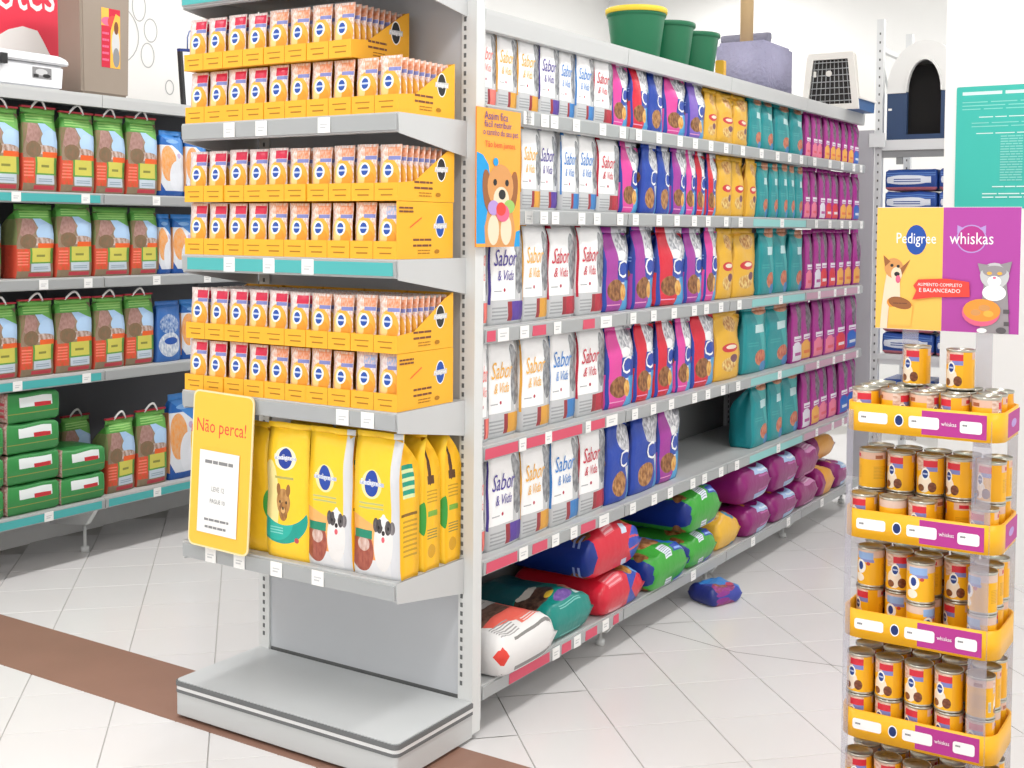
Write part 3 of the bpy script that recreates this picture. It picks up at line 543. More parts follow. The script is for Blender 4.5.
for n, (ua, ub, dx, hh, key) in enumerate([(66, 95, .212, .345, 'leftdog'), (109, 138, .0, .345, 'leftdog'), (140, 170, .0, .36, 'leftdog'), (172, 200, .0, .42, 'blueorange')]):
    X = XL - .03 - dx; ya, yb = face_y(ua, X, z + .15), face_y(ub, X, z + .15)
    lab = ['green-topped dog food bag standing behind green packs on bottom left shelf', 'green-topped dog food bag beside green packs on bottom left shelf', 'green-topped dog food bag at right of bottom left shelf', 'tall blue and orange bag at right end of bottom left shelf'][n]
    o = place_bag(key, (X - .072, (ya + yb) / 2, z), R(90) + (-.02, .03, -.03, 0)[n], lab, 'green-topped dog food bags' if key == 'leftdog' else 'blue bags on the left gondola', (yb - ya) * .95, hh, .82 if n == 0 else .95, n, name='dog_food_bag')
    if key == 'leftdog': handle(o, BAGS[key]['w'], BAGS[key]['h'], n); MB().box(-.12, .12, -.050, -.030, BAGS[key]['h'] * .99, BAGS[key]['h'] * 1.012).build('red_edge', M_REDTOP, o)
# green brick packs
M_GPACK = design('d_greenpack', '3c8f4c', [('box', 3, 4.01, -.1, 1.1, ('b07a70', 'c9b0a8')), ('box', .34, .72, .52, .86, 'e6ecec'), ('box', .50, .70, .50, .64, 'c8343c'), ('lines', .06, .9, .30, .36, 1, '9a9a4a'), ('box', 0, .05, -.1, 1.1, '6f8a5a'), ('lines', 3.1, 3.9, .2, .8, 3, 'c84a58')], .35, .1)
def pack_mesh(w, d, h, seed):
    mb = MB(); nx, nz = 6, 5; n = 0; rn = random.Random(seed)
    ring = []; c = .25
    xs = [-.5, -.46, -.2, .2, .46, .5]
    def sq(a): return math.copysign(abs(a) ** .8, a)
    per = [(x, -.5, i / 5) for i, x in enumerate(xs)][:-1] + [(.5, y, 1 + i / 3) for i, y in enumerate((-.5, -.2, .2))] + [(-x, .5, 2 + i / 5) for i, x in enumerate(xs)][:-1] + [(-.5, -y, 3 + i / 3) for i, y in enumerate((-.5, -.2, .2))]
    P2 = per + [(-.5, -.5, 4)]; zs = [(0, .90), (.1, .985), (.5, 1.0), (.9, .985), (1, .90)]; n = len(per)
    for t, s in zs:
        for x, y, U in per: mb.v.append((x * w * s, y * d * s - (.012 * math.cos(x * 3.1) * math.sin(math.pi * t) if y < 0 else 0), t * h + .004 * math.sin(x * 9 + seed) * (t > .5)))
    for j in range(4):
        for i in range(n):
            k = (i + 1) % n; mb.face([j * n + i, j * n + k, (j + 1) * n + k, (j + 1) * n + i], 0, [(P2[i][2], zs[j][0]), (P2[i + 1][2], zs[j][0]), (P2[i + 1][2], zs[j + 1][0]), (P2[i][2], zs[j + 1][0])], True)
    mb.face(list(range(n))[::-1], 0, [(0.2, .1)] * n); mb.face([4 * n + i for i in range(n)], 0, [(.2, .95)] * n)
    return mb.mesh('green_pack', M_GPACK)
packs = [pack_mesh(.3, .3, .12, s) for s in range(3)]; LV = ['bottom', 'second', 'third', 'top']
for sname, ua, ub, nn, hp in (('left edge stack', -44, 6, 3, .128), ('tall stack of four', 8, 62, 4, .1275), ('short stack of two', 62, 107, 2, .118)):
    ya, yb = face_y(ua, XL - .01, z + .1), face_y(ub, XL - .01, z + .1)
    for k in range(nn):
        o = tag(obj('green_pack', packs[(k + nn) % 3], None, (XL - .132, (ya + yb) / 2 + random.uniform(-.003, .003), z + k * (hp + .0045)), (0, 0, R(90) + random.uniform(-.01, .01)), ((yb - ya) / .3 * .965, .75, hp / .12)), f'green plastic pack lying {"at the " if k in (0, nn - 1) else ""}{LV[k] if k < nn - 1 else "top"} of the {sname}', 'pet food pack', 'green packs on the bottom left shelf')
# ------------------------------------------------------------------ endcap: cartons and pouches
M_CARD = mat('yellow_card', 'fab62e', .5, var=.03); M_CARDIN = mat('card_inside', 'd8a860', .7); INK['cardprint'] = mat('ink_cardprint', 'b07818', .6)
PW = .0823; CD = .262; CH = .158
def carton_mesh(n, full, lip=.049):
    w = n * PW - .002; mb = MB(); t = .002
    mb.box(-w / 2, w / 2, 0, CD, 0, t)                                              # bottom
    mb.box(-w / 2, w / 2, 0, t, t, lip)                                             # front lip
    mb.box(-w / 2, w / 2, CD - t, CD, t, CH)                                        # back
    prof = [(t, t), (CD - t, t), (CD - t, CH), (t, CH)] if full == 2 else [(t, t), (CD - t, t), (CD - t, CH), (.034, CH), (.034, lip), (t, lip)] if full else [(t, t), (CD - t, t), (CD - t, CH), (CD * .85, CH * .9), (CD * .30, lip * 1.15), (t, lip)]
    mb.prism(prof if full != 2 else [(t, t), (CD - t, t), (CD - t, CH), (.034, CH), (.034, lip), (t, lip)], 'x', -w / 2, -w / 2 + t); mb.prism(prof, 'x', w / 2 - t, w / 2)
    for k in range(n):                                                              # printed lines on the lip
        cx = -w / 2 + PW * (k + .5) - .001
        mb.box(cx - .026, cx + .024, -.0006, 0, lip * .60, lip * .66, 1); mb.box(cx - .018, cx + .022, -.0006, 0, lip * .28, lip * .36, 1)
        if k: mb.box(cx - PW / 2 - .0006, cx - PW / 2 + .0006, -.0006, 0, 0, lip, 1)
    return mb.mesh('display_carton', [M_CARD, INK['cardprint']])
CART = {(n, f): carton_mesh(n, f) for n in (2,) for f in (0, 1, 2)}
def pouch_mesh(kind, seed):
    rn = random.Random(seed); mb = MB(); w, h, d = .0738, .150, .020; m = mkdesign(d_pouch(kind)); nu, ts = 5, [0, .04, .16, .34, .55, .74, .86, 1.0]
    cols = nu + 1
    for side in (-1, 1):
        for t in ts:
            for i in range(cols):
                u = i / nu; bul = (math.sin(math.pi * u) ** .6 if 0 < u < 1 else 0) * math.sin(math.pi * min(1, t / .95 + .04)) ** .6 if t < .95 else 0
                base = .35 if t < .1 else 0
                y = side * (d / 2 * max(bul, base) + .0006) + .0015 * math.sin(9 * t + 5 * u + seed)
                mb.v.append(((u - .5) * w * (1 - .03 * math.sin(math.pi * t)), y + .006 * t, t * h))
    n1 = len(ts) * cols
    for j in range(len(ts) - 1):
        for i in range(nu):
            a = j * cols + i; uv = [(i / nu, ts[j]), ((i + 1) / nu, ts[j]), ((i + 1) / nu, ts[j + 1]), (i / nu, ts[j + 1])]
            mb.face([a, a + 1, a + cols + 1, a + cols], 0, uv, True)
            b = n1 + a; mb.face([b + 1, b, b + cols, b + cols + 1], 0, [(2 + (i + 1) / nu, ts[j]), (2 + i / nu, ts[j]), (2 + i / nu, ts[j + 1]), (2 + (i + 1) / nu, ts[j + 1])], True)
        for i in (0, nu):
            a = j * cols + i; q = [a, a + cols, n1 + a + cols, n1 + a]; uvs = [(1.5, ts[j]), (1.5, ts[j + 1]), (1.5, ts[j + 1]), (1.5, ts[j])]; mb.face(q if i == 0 else q[::-1], 0, uvs, True)
    L_ = (len(ts) - 1) * cols
    for i in range(nu): mb.face([i + 1, i, n1 + i, n1 + i + 1], 0, [(1.5, 0)] * 4); mb.face([L_ + i, L_ + i + 1, n1 + L_ + i + 1, n1 + L_ + i], 0, [(i / nu, .99), ((i + 1) / nu, .99), ((i + 1) / nu, .99), (i / nu, .99)])
    return mb.mesh('food_pouch', m)
POU = {k: [pouch_mesh(k, s) for s in range(2)] for k in ('red', 'orange', 'blue')}
PSH = ['top', 'middle', 'lower']
YF = -ED + .002
PX0 = -.862
pattern = {(0, 0): 'rrrrrooooo', (0, 1): 'rrrroooo', (1, 0): 'rrrroooooo'[:9] + 'b', (1, 1): 'rrrrrooooo', (2, 0): 'rrrroooobb', (2, 1): 'rrrrrroooo'}
for si in range(3):
    for ti in range(2):
        pat = pattern[si, ti]; ncol = len(pat); z0 = EZ[si] + .0004 + ti * (CH + .0012); rn = random.Random(si * 7 + ti); col = 0
        lev = 'upper' if ti else 'lower'
        ci = 0
        while col < ncol:
            n = 2; last = col + n >= ncol
            xc = PX0 + (col + n / 2) * PW; full = 0 if ti or (si == 0 and col >= 8) else 2 if last and si else 1
            yo = rn.uniform(0, .006)
            c = tag(obj('display_carton', CART[n, full], None, (xc, YF + yo, z0)), f'yellow display carton, {nth(ci)} from left in {lev} tier of {PSH[si]} pouch shelf', 'carton', 'yellow pouch display cartons')
            if last:
                dk = 'black' if not full else 'blue'
                it = logo(CD * .76, CH * .58, .062, dk, 'silver') + [('bars', CD * .28, CD * .60, (.050, .034), .006, 'brown'), ('bars', CD * .36, CD * .58, (.022, .014), .003, 'cardprint'), ('ell', CD * .70, .02, .012, .006, 'cardprint')]
                if full: it += [('bars', .01, CD * .28, (.138, .128), .005, 'brown'), ('poly', [(CD * .22, .085), (CD * .42, .112), (CD * .42, .115), (CD * .22, .088)], 'red')]
                art('side_print', it, c, loc=(n * PW / 2 - .001, 0, 0), rot=(0, 0, R(90)))
            depth = 9 if (ti == 1 or (si == 0 and col >= 8)) else 1
            for k in range(n):
                kind = {'r': 'red', 'o': 'orange', 'b': 'blue'}[pat[col + k]]
                for dp in range(depth):
                    lab = f'yellow food pouch with {kind} corner, {nth(col + k)} in front row, {lev} tier, {PSH[si]} shelf' if dp == 0 else f'yellow food pouch filed behind {nth(col + k)} front pouch, {lev} tier, {PSH[si]} pouch shelf'
                    tag(obj('food_pouch', POU[kind][(col + k + dp) % 2], None, (PX0 + (col + k + .5) * PW + rn.uniform(-.0004, .0004), YF + yo + .0165 + dp * .0262, z0 + .0025 + (rn.uniform(0, .004) if dp == 0 else 0)), (0, 0, rn.uniform(-.01, .01) * (dp == 0))), lab, 'pouch', 'pouches in the front rows' if dp == 0 else f'pouches behind {nth(col + k)} front pouch, {lev} tier, {PSH[si]} shelf')
            col += n; ci += 1
# large yellow bags on the lowest endcap shelf
zb4 = EZ[3] + .0004
EB = [('ped_d', -.79, -.255, .40, 'yellow dog food bag with red corner behind the promotional sign', 0), ('ped_c', -.622, -.25, .42, 'yellow dog food bag partly hidden at right of the promotional sign', .0), ('ped_a', -.452, -.268, .43, 'yellow dog food bag with small brown terrier and teal swoosh', 0),
      ('ped_b', -.288, -.268, .432, 'yellow dog food bag with spotted puppy, beside the terrier bag', 0), ('ped_b', -.118, -.268, .437, 'yellow dog food bag with spotted puppy, nearest the shelf corner', 0),
      ('ped_c', -.122, -.163, .43, 'yellow dog food bag with brown dog on its side, second behind corner', 0), ('ped_c', -.122, -.0605, .43, 'yellow dog food bag with brown dog on its side, against back panel', 0),
      ('ped_c', -.296, -.155, .43, 'plain yellow dog food bag standing behind the left spotted puppy bag', 0), ('ped_c', -.475, -.155, .43, 'plain yellow dog food bag standing behind the terrier bag', 0)]
EB = [(a, b, c, d * .925, e, f) for a, b, c, d, e, f in EB]
for n, (key, x, y, h, lab, rz) in enumerate(EB): place_bag(key, (x, y, zb4), rz, lab, 'yellow dog food bags on the endcap', .166 if key != 'ped_b' else .162, h, .92 if y < -.2 else .84, n, name='dog_food_bag')
# promotional board hanging from the pouch shelf
sg = thing('promotional_sign', 'yellow rounded board reading Não perca! hanging in front of yellow bags', 'sign', (-.68, -.357, .779), 0)
sg.rotation_euler = (R(-2), R(1.5), 0)
def rr2(x0, x1, z0, z1, r, n=5):
    pts = []
    for cx, cz, a0 in ((x1 - r, z0 + r, -90), (x1 - r, z1 - r, 0), (x0 + r, z1 - r, 90), (x0 + r, z0 + r, 180)):
        for i in range(n + 1): a = R(a0 + 90 * i / n); pts.append((cx + r * math.cos(a), cz + r * math.sin(a)))
    return pts
MB().prism(rr2(-.126, .126, -.236, .236, .022), 'y', 0, .004).build('board', mat('sign_cream', 'f6e2b0', .45), sg)
art('print', [('poly', rr2(-.121, .121, -.231, .231, .019), 'pale2'), ('text', 'Não perca!', 0, .118, .205, 'red', 1.15)], sg) if False else None
INK['signyellow'] = mat('ink_signyellow', 'fcc544', .45)
art('print', [('poly', rr2(-.121, .121, -.231, .231, .019), 'signyellow'), ('text', 'Não perca!', -.004, .112, .205, 'red', 1.25)], sg)
pp = MB().box(-.086, .078, -.190, .058, -.0034, -.0022)
pp.v = [(x, y, z) for x, y, z in MB().box(-.086, .078, -.0034, -.0022, -.190, .058).v]
pp.build('paper', M_TAG, sg)
art('paper_print', [('bars', -.062, .056, (.020,), .010, 'grey'), ('text', 'LEVE 12', -.004, -.062, .052, 'grey', 1.3), ('text', 'PAGUE 10', -.004, -.098, .062, 'grey', 1.3), ('bars', -.056, .046, (-.152,), .007, 'grey'), ('bars', -.052, .036, (-.174,), .007, 'grey')], sg, loc=(0, -.0036, 0))
# upright orange banner on the long gondola
bn = thing('banner_sign', 'narrow orange banner with golden dog beside the white bags', 'sign', (.0145, .088, 1.457), R(90))
MB().box(-.118, .118, 0, .004, 0, .405).build('board', INK['orange'], bn)
INK['banner'] = mat('ink_banner', 'fbae42', .45)
art('print', [('poly', rr2(-.117, .117, .001, .404, .004), 'banner'), ('poly', [(-.117, .01), (-.06, .01), (-.072, .06), (-.055, .12), (-.045, .19), (-.055, .24), (-.085, .268), (-.117, .275)], 'bright'), ('poly', [(.085, .0), (.117, .0), (.117, .05), (.095, .045)], 'bright'),
    ('poly', [(-.07, .002), (.085, .002), (.088, .06), (.07, .12), (-.05, .12), (-.075, .06)], 'dog'), ('ell', -.028, .05, .03, .045, 'cream'), ('ell', .04, .05, .03, .045, 'cream'), ('ell', -.062, .165, .024, .062, 'dogdark', .15), ('ell', .078, .165, .024, .062, 'dogdark', -.15), ('ell', .008, .178, .07, .066, 'dog'), ('ell', .012, .14, .042, .038, 'cream'), ('ell', -.022, .19, .010, .010, 'black'), ('ell', .042, .19, .010, .010, 'black'), ('ell', .016, .155, .019, .015, 'black'), ('ell', -.03, .115, .03, .022, 'lilac'), ('ell', .055, .12, .03, .02, 'lime'), ('ell', .02, .1, .036, .026, 'pink'), ('ell', .01, .112, .026, .02, 'red'),
    ('ell', -.02, .25, .014, .012, 'bright'), ('text', 'Assim fica', -.018, .372, .125, 'purple', 1.1), ('text', 'fácil retribuir', -.008, .350, .145, 'purple', 1.0), ('text', 'o carinho do seu pet.', .008, .327, .19, 'purple', 1.2), ('text', 'Tão bem juntos.', .005, .292, .165, 'red', 1.0)], bn, eps=.00013)
# ------------------------------------------------------------------ bottom shelf: bags lying flat
def pillow_mesh(name, w, l, h, m, seed, n=(14, 14), amp=.011):
    rn = random.Random(seed); ph = [rn.uniform(0, 6) for _ in range(6)]; mb = MB(); nx, ny = n
    def f(u, v):
        a = max(0, 1 - abs(2 * u - 1) ** 4); b = max(0, 1 - abs(2 * v - 1) ** 6); return (a * b) ** .38
    for s in (1, -1):
        for j in range(ny + 1):
            for i in range(nx + 1):
                u, v = i / nx, j / ny; u2 = .5 + math.copysign(abs(2 * u - 1) ** .8, u - .5) / 2; v2 = .5 + math.copysign(abs(2 * v - 1) ** .55, v - .5) / 2
                k = f(u2, v2); z = h / 2 + s * (h / 2 * k) * (1 if s > 0 else 1) + (amp * (math.sin(9 * u + 5 * v + ph[0]) + .7 * math.sin(14 * v - 6 * u + ph[1]) + .5 * math.sin(19 * u + 8 * v + ph[2]) + .35 * math.sin(31 * v + 11 * u + ph[4])) * k * .6 if s > 0 else 0)
                if s < 0: z = max(0, h / 2 - h / 2 * min(1, k * 1.25))
                wx = 1 - .06 * (2 * v - 1) ** 4 + .02 * math.sin(7 * v + ph[3]); mb.v.append(((u2 - .5) * w * wx, v2 * l - .0, z))
    N = (nx + 1) * (ny + 1); V = [0.]
    for j in range(ny):
        a = mb.v[j * (nx + 1) + nx // 2]; b = mb.v[(j + 1) * (nx + 1) + nx // 2]; V.append(V[-1] + math.hypot(b[1] - a[1], b[2] - a[2]))
    V = [q / V[-1] * 1.75 for q in V]
    for j in range(ny):
        for i in range(nx):
            a = j * (nx + 1) + i; uv = [(i / nx, V[j]), ((i + 1) / nx, V[j]), ((i + 1) / nx, V[j + 1]), (i / nx, V[j + 1])]
            mb.face([a, a + 1, a + nx + 2, a + nx + 1], 0, uv, True); mb.face([N + a + nx + 1, N + a + nx + 2, N + a + 1, N + a], 0, [(q[0], q[1] + .0) for q in uv][::-1], True)
    bd = [i for i in range(nx + 1)] + [j * (nx + 1) + nx for j in range(1, ny + 1)] + [ny * (nx + 1) + i for i in range(nx - 1, -1, -1)] + [j * (nx + 1) for j in range(ny - 1, 0, -1)]
    for i in range(len(bd)):
        a, b = bd[i], bd[(i + 1) % len(bd)]; mb.face([b, a, N + a, N + b], 0, [(.5, .02)] * 4, True)
    me = mb.mesh(name, m); bm = bmesh.new(); bm.from_mesh(me); bmesh.ops.remove_doubles(bm, verts=bm.verts, dist=.0004); bm.to_mesh(me); bm.free(); return me
PD = dict(
 whitered=('p_whitered', 'ecebea', [('half', .2, 1, .42, .2, 1.1, 'ee6a5c'), ('box', -.1, .62, .52, .80, ('5a4038', '8a6a5c')), ('half', .1, 1, .80, -.1, 1.1, 'dedcda'), ('lines', .05, .6, .84, .98, 5, '9a9896'), ('box', .5, .98, .24, .36, 'f07868'), ('lines', .54, .94, .26, .34, 2, 'fbe6e2'), ('lines', .12, .44, .20, .40, 6, 'a5a3a2'), ('half', -1, -.5, -.12, -.1, .14, 'e8483c'), ('lines', .3, .9, .12, .19, 1, '8a8886')]),
 teal=('p_teal', '128a80', [('ell', .22, .58, .34, .2, ('3c2a24', '6f5446')), ('ell', .30, .74, .2, .08, 'd8d4cc'), ('ell', .50, .30, .14, .08, ('6a4a9a', '8a6ab0')), ('ell', .80, .50, .14, .10, ('e9a090', 'd88070')), ('half', 0, 1, .78, -.1, 1.1, '1c5a62'), ('ell', .40, .44, .07, .05, 'e0c040'), ('lines', .3, .7, .14, .2, 2, '7fc4bc'), ('box', .68, .78, .24, .34, 'd8ecea'), ('ell', .92, .3, .08, .1, 'd8e0dc')]),
 red=('p_red', 'd6243a', [('half', -1, .03, -.10, -.1, .5, '1c3488'), ('ell', .16, .45, .10, .16, KB), ('lines', .04, .18, .36, .52, 2, '8fa4dc'), ('half', .6, .9, .80, .35, 1.1, '3f8fdc'), ('ell', .58, .56, .16, .14, ('b8742f', 'e8b25c')), ('ell', .78, .66, .16, .1, ('5aa8e8', '2f6fd0')), ('box', .36, .50, .18, .44, 'e86a76'), ('lines', .37, .49, .2, .42, 4, 'f4b4ba'), ('box', .58, .68, .12, .26, 'cfe0f2'), ('half', 1, -.9, .66, .6, 1.1, '2a4ab8'), ('ell', .80, .30, .08, .06, ('f2b040', 'e07030')), ('lines', .7, .95, .05, .1, 1, 'e04858')]),
 redlow=('p_redlow', 'd6243a', [('half', 1, .0, .58, .3, 1.1, '2444b0'), ('half', .9, -1, .55, .3, 1.1, 'd6243a'), ('ell', .70, .34, .12, .12, ('e8b25c', 'b0702f')), ('ell', .90, .36, .12, .14, ('4a8fd8', '7ab8ee')), ('box', .2, .5, .14, .36, 'e2606c'), ('lines', .22, .48, .16, .34, 3, 'f0a0a8')]),
 green=('p_green', '3fa53a', [('box', -.1, .06, .1, 2.1, '1c3488'), ('ell', .12, .4, .07, .12, KB), ('half', .7, .8, .92, .3, 1.1, '3a94e4'), ('ell', .46, .58, .24, .17, ('a0562c', 'd8a06a')), ('ell', .72, .62, .14, .1, ('5ab0f0', '2f74d4')), ('box', .42, .54, .12, .34, 'e6ecf4'), ('lines', .43, .53, .14, .32, 6, '9aa4b8'), ('half', .35, 1, .52, .62, 1.1, '2f74d4'), ('box', .58, 1.1, .16, .26, '2448ac'), ('ell', .80, .40, .07, .07, ('e06a3a', 'f0b04a')), ('lines', .62, .95, .18, .24, 1, '8fb0f0')]),
 yellow=('p_yellow', 'ecb83c', [('ell', .66, .30, .16, .14, '4a90b0'), ('ell', .66, .30, .1, .07, 'd8503c'), ('ell', .35, .5, .2, .2, ('c98a3a', 'f0d890')), ('ell', .8, .5, .1, .1, ('f4dc8c', 'd8a04a'))]),
 mag=('p_mag', '8c1c6e', [('half', .5, .8, .72, .3, 1.1, 'a02a80'), ('box', .46, 1.0, .12, .36, 'a8c4e6'), ('ell', .58, .37, .26, .08, '9c2a7c'), ('lines', .55, .92, .16, .24, 1, 'dbe8f6'), ('box', .5, .85, .56, .74, ('d8a8cc', 'efe0ec')), ('ell', .34, .40, .06, .06, 'f0b430'), ('ell', .30, .64, .12, .10, ('5a3048', '7a5068')), ('lines', .55, .9, .08, .14, 1, 'b85aa0')]),
 magpink=('p_magpink', '94206f', [('box', .38, 1.1, .12, .48, 'd490bc'), ('ell', .68, .50, .3, .08, 'dca0c8'), ('box', .45, .9, .60, .74, ('d8a8cc', 'efe0ec')), ('lines', .5, .9, .2, .36, 3, 'efd0e4'), ('ell', .3, .55, .1, .1, '6a1854')]),
 magorange=('p_magorange', 'e8a22e', [('box', -.1, .35, -.1, .5, '94206f'), ('half', 1, .4, .95, .3, 1.1, '94206f'), ('ell', .5, .4, .2, .12, ('f2c060', 'd88a28'))]))
PM = {k: mkdesign(v + (.3, .2, 14)) for k, v in PD.items()}
PIL = {k: pillow_mesh('lying_bag', .32, .44, .13, PM[k], i * 3 + 1) for i, k in enumerate(PD)}
zs = RZ[6] + .0005
LYB = [('whitered', .055, .42, 0, .15, .05, .0, 'white and coral bag lying at the near end of the bottom shelf'), ('teal', .43, .755, 0, .135, .005, .0, 'teal bag lying on bottom shelf between white bag and red bags'),
 ('redlow', .775, 1.135, 0, .13, .02, 0, 'red and blue cat food bag lying underneath on bottom shelf'), ('red', .70, 1.13, .137, .165, .01, 0, 'red and blue cat food bag lying on top of another red bag'),
 ('green', 1.15, 1.51, 0, .15, .035, .0, 'green and blue bag lying at front between red and green stacks'), ('green', 1.53, 1.85, 0, .13, .015, 0, 'green and blue bag lying under another green bag'), ('green', 1.53, 1.88, .137, .165, .02, 0, 'green and blue bag lying on top with white barcode'),
 ('yellow', 1.87, 2.15, 0, .14, .0, 0, 'golden yellow bag lying between green and magenta bags on bottom shelf'), ('mag', 2.17, 2.48, 0, .13, .02, .0, 'magenta bag lying under the nearest magenta bag'), ('mag', 2.10, 2.48, .147, .155, .02, .0, 'magenta bag lying on top, nearest the yellow bag'),
 ('mag', 2.50, 2.86, 0, .13, .02, 0, 'magenta bag lying at the bottom of the middle magenta stack'), ('mag', 2.50, 2.86, .137, .165, .02, 0, 'magenta bag lying on top of the middle magenta stack'),
 ('magpink', 2.88, 3.20, 0, .13, .01, 0, 'magenta bag with pink panel lying underneath toward the far end'), ('magpink', 2.88, 3.20, .137, .155, .01, 0, 'magenta bag with pink panel lying on top toward the far end'),
 ('magorange', 3.22, 3.47, 0, .14, .01, 0, 'orange and magenta bag lying near the far end of bottom shelf'), ('mag', 3.49, 3.71, 0, .13, .01, 0, 'magenta bag lying at the very far end of the bottom shelf'), ('magorange', 3.26, 3.70, .147, .13, -.06, 0, 'wide orange bag lying on top at the far end of bottom shelf')]
for key, ya, yb, dz, h, xo, rz, lab in LYB:
    ya, yb = ya * .955 + .012, yb * .955 + .012
    o = tag(obj('lying_bag', PIL[key], None, (xo, (ya + yb) / 2, zs + dz * 1.06), (0, 0, R(90) + rz), ((yb - ya) * .935 / .32, (.372 + xo) / .44, h / .13)), lab, 'pet food bag', 'bags lying on the bottom shelf')
    MB().box(-.14, .14, -.012, .006, .063, .067).build('end_seal', PM[key], o) if False else None
fm = pillow_mesh('fallen_bag', .21, .17, .085, mkdesign(('p_fallen', '3a46a4', [('half', .8, .7, .9, 0, 1.1, '3a84d0'), ('ell', .45, .4, .3, .26, ('9a3a8c', '8a3a5c')), ('ell', .45, .55, .16, .14, ('b06a4c', '8a4a3a')), ('half', -1, 0, -.2, -.1, .3, '26307c'), ('ell', .35, .12, .2, .1, '8c2a88'), ('ell', .75, .6, .12, .12, 'c04a60')], .3, .2, 14)), 5)
tag(obj('fallen_bag', fm, None, (.115, 1.64, .0006), (0, 0, R(70)), (.86, .86, .86)), 'small purple and blue bag fallen on the floor below the shelf', 'pet food bag')
# ------------------------------------------------------------------ things on top of the long gondola
zt = RZ[0] + .0005
M_GREEN = mat('green_plastic', '1c6e4a', .38, bump=.02); M_YEL = mat('yellow_lid', 'f0cf3c', .4)
for n, (y, x, s, lab) in enumerate([(1.385, -.20, 1.0, 'green plastic bucket with a yellow lid on top of the gondola'), (1.66, -.20, .98, 'green plastic bucket without lid, middle of the three buckets'), (1.925, -.20, .95, 'green plastic bucket nearest the lavender fur cube')]):
    b = thing('green_bucket', lab, 'bucket', (x, y, zt), 0, 'green buckets on the gondola'); b.scale = (s, s, s)
    MB().lathe([(.085, 0), (.088, .004), (.112, .185), (.112, .188), (.117, .19), (.118, .207), (.114, .207), (.108, .19), (.083, .008)], 32, cap1=True).build('body', M_GREEN, b)
    if n == 0: MB().lathe([(.113, .2005), (.1215, .201), (.1225, .218), (.119, .222), (.10, .2245), (.0, .2255)], 32, cap1=False).build('lid', M_YEL, b)
    else:
        MB().lathe([(.1185, .190), (.121, .192), (.121, .205), (.119, .208), (.1185, .208)], 32, cap0=False, cap1=False).build('rim', M_GREEN, b)
M_FUR = mat('lavender_fur', 'a9a7c2', .95, bump=1.0, bscale=55, var=.12, vscale=10, spec=.1); M_POST = mat('pale_wood', 'd8b98a', .6, var=.06, vscale=14)
ct = thing('cat_tree', 'lavender fur cat house cube with pale wooden post rising from it', 'cat tree', (-.178, 2.575, zt))
me = MB().box(-.125, .125, -.18, .18, 0, .232).mesh('fur_cube', M_FUR); bm = bmesh.new(); bm.from_mesh(me); bmesh.ops.bevel(bm, geom=bm.edges[:], offset=.016, segments=3, affect='EDGES'); bm.to_mesh(me); bm.free()
for p in me.polygons: p.use_smooth = True
obj('fur_cube', me, ct)
MB().lathe([(.031, 0), (.031, .9)], 20, (-.03, -.03, .2325)).build('post', M_POST, ct)
M_GFUR = mat('grey_fur', '8f8fa0', .95, bump=1, bscale=60, var=.1)
MB().tube([(-.26, .235, .30), (-.25, .235, .302), (-.03, .235, .302), (-.02, .235, .30)], .032, 10).build('rear_perch', M_GFUR, ct); MB().lathe([(.03, 0), (.03, .268)], 14, (-.14, .235, 0)).build('perch_post', M_POST, ct)
tag(MB().prism(rr2(-.02, .02, 0, .11, .008), 'y', -.014, .014).build('yellow_box', mat('yellow_card2', 'e6b23a', .5), loc=(-.16, 2.13, zt)), 'small yellow box squeezed between green bucket and lavender cube', 'box')
# pet carrier with wire door facing the near end
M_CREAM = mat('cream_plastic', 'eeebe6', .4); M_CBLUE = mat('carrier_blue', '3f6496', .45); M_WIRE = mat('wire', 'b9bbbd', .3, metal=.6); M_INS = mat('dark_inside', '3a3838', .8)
pc = thing('pet_carrier', 'cream pet carrier with wire door on top of gondola far end', 'pet carrier', (-.09, 3.42, zt))
cw, chh, cl = .155, .30, .30
body = [(-cw, 0), (cw, 0), (cw * .98, .10), (cw * .80, chh * .93), (cw * .72, chh), (-cw * .72, chh), (-cw * .80, chh * .93), (-cw * .98, .10)]
low = [(-cw * .95, 0), (cw * .95, 0), (cw * .97, .058), (-cw * .97, .058)]; upp = [(-cw, .062), (cw, .062), (cw * .86, chh * .93), (cw * .76, chh), (-cw * .76, chh), (-cw * .86, chh * .93)]
MB().prism(low, 'y', .012, cl).build('lower_shell', M_CBLUE, pc); MB().prism(upp, 'y', .012, cl).build('upper_shell', M_CREAM, pc)
MB().prism([(-cw * 1.03, .054), (cw * 1.03, .054), (cw * 1.03, .066), (-cw * 1.03, .066)], 'y', .0125, cl + .006).build('seam_rim', M_CREAM, pc)
dr = [(-.118, .03), (.118, .03), (.092, .265), (-.092, .265)]
fr = MB(); outer = [(-cw, .0), (cw, .0), (cw * .78, chh), (-cw * .78, chh)]
for i in range(4):
    a, b2 = outer[i], outer[(i + 1) % 4]; c, d2 = dr[(i + 1) % 4], dr[i]; fr.prism([a, b2, c, d2], 'y', -.004, .012)
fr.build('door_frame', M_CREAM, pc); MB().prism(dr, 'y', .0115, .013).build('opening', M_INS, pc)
wd = MB()
for i in range(9):
    t = (i + .5) / 9; wd.tube([(-.118 + .236 * t, .0, .03), (-.092 + .184 * t, .0, .265)], .0022, 5)
for j in range(7):
    t = (j + .5) / 7; xx = .118 - .026 * t; wd.tube([(-xx, -.003, .03 + .235 * t), (xx, -.003, .03 + .235 * t)], .0026, 5)
dd = wd.build('wire_door', M_WIRE, pc); MB().lathe([(.016, 0), (.016, .008)], 14).build('latch', M_CREAM, dd, loc=(-.005, -.004, .19), rot=(R(90), 0, 0)); MB().box(-.088, -.074, -.009, -.004, .175, .205).build('catch', M_CREAM, dd)
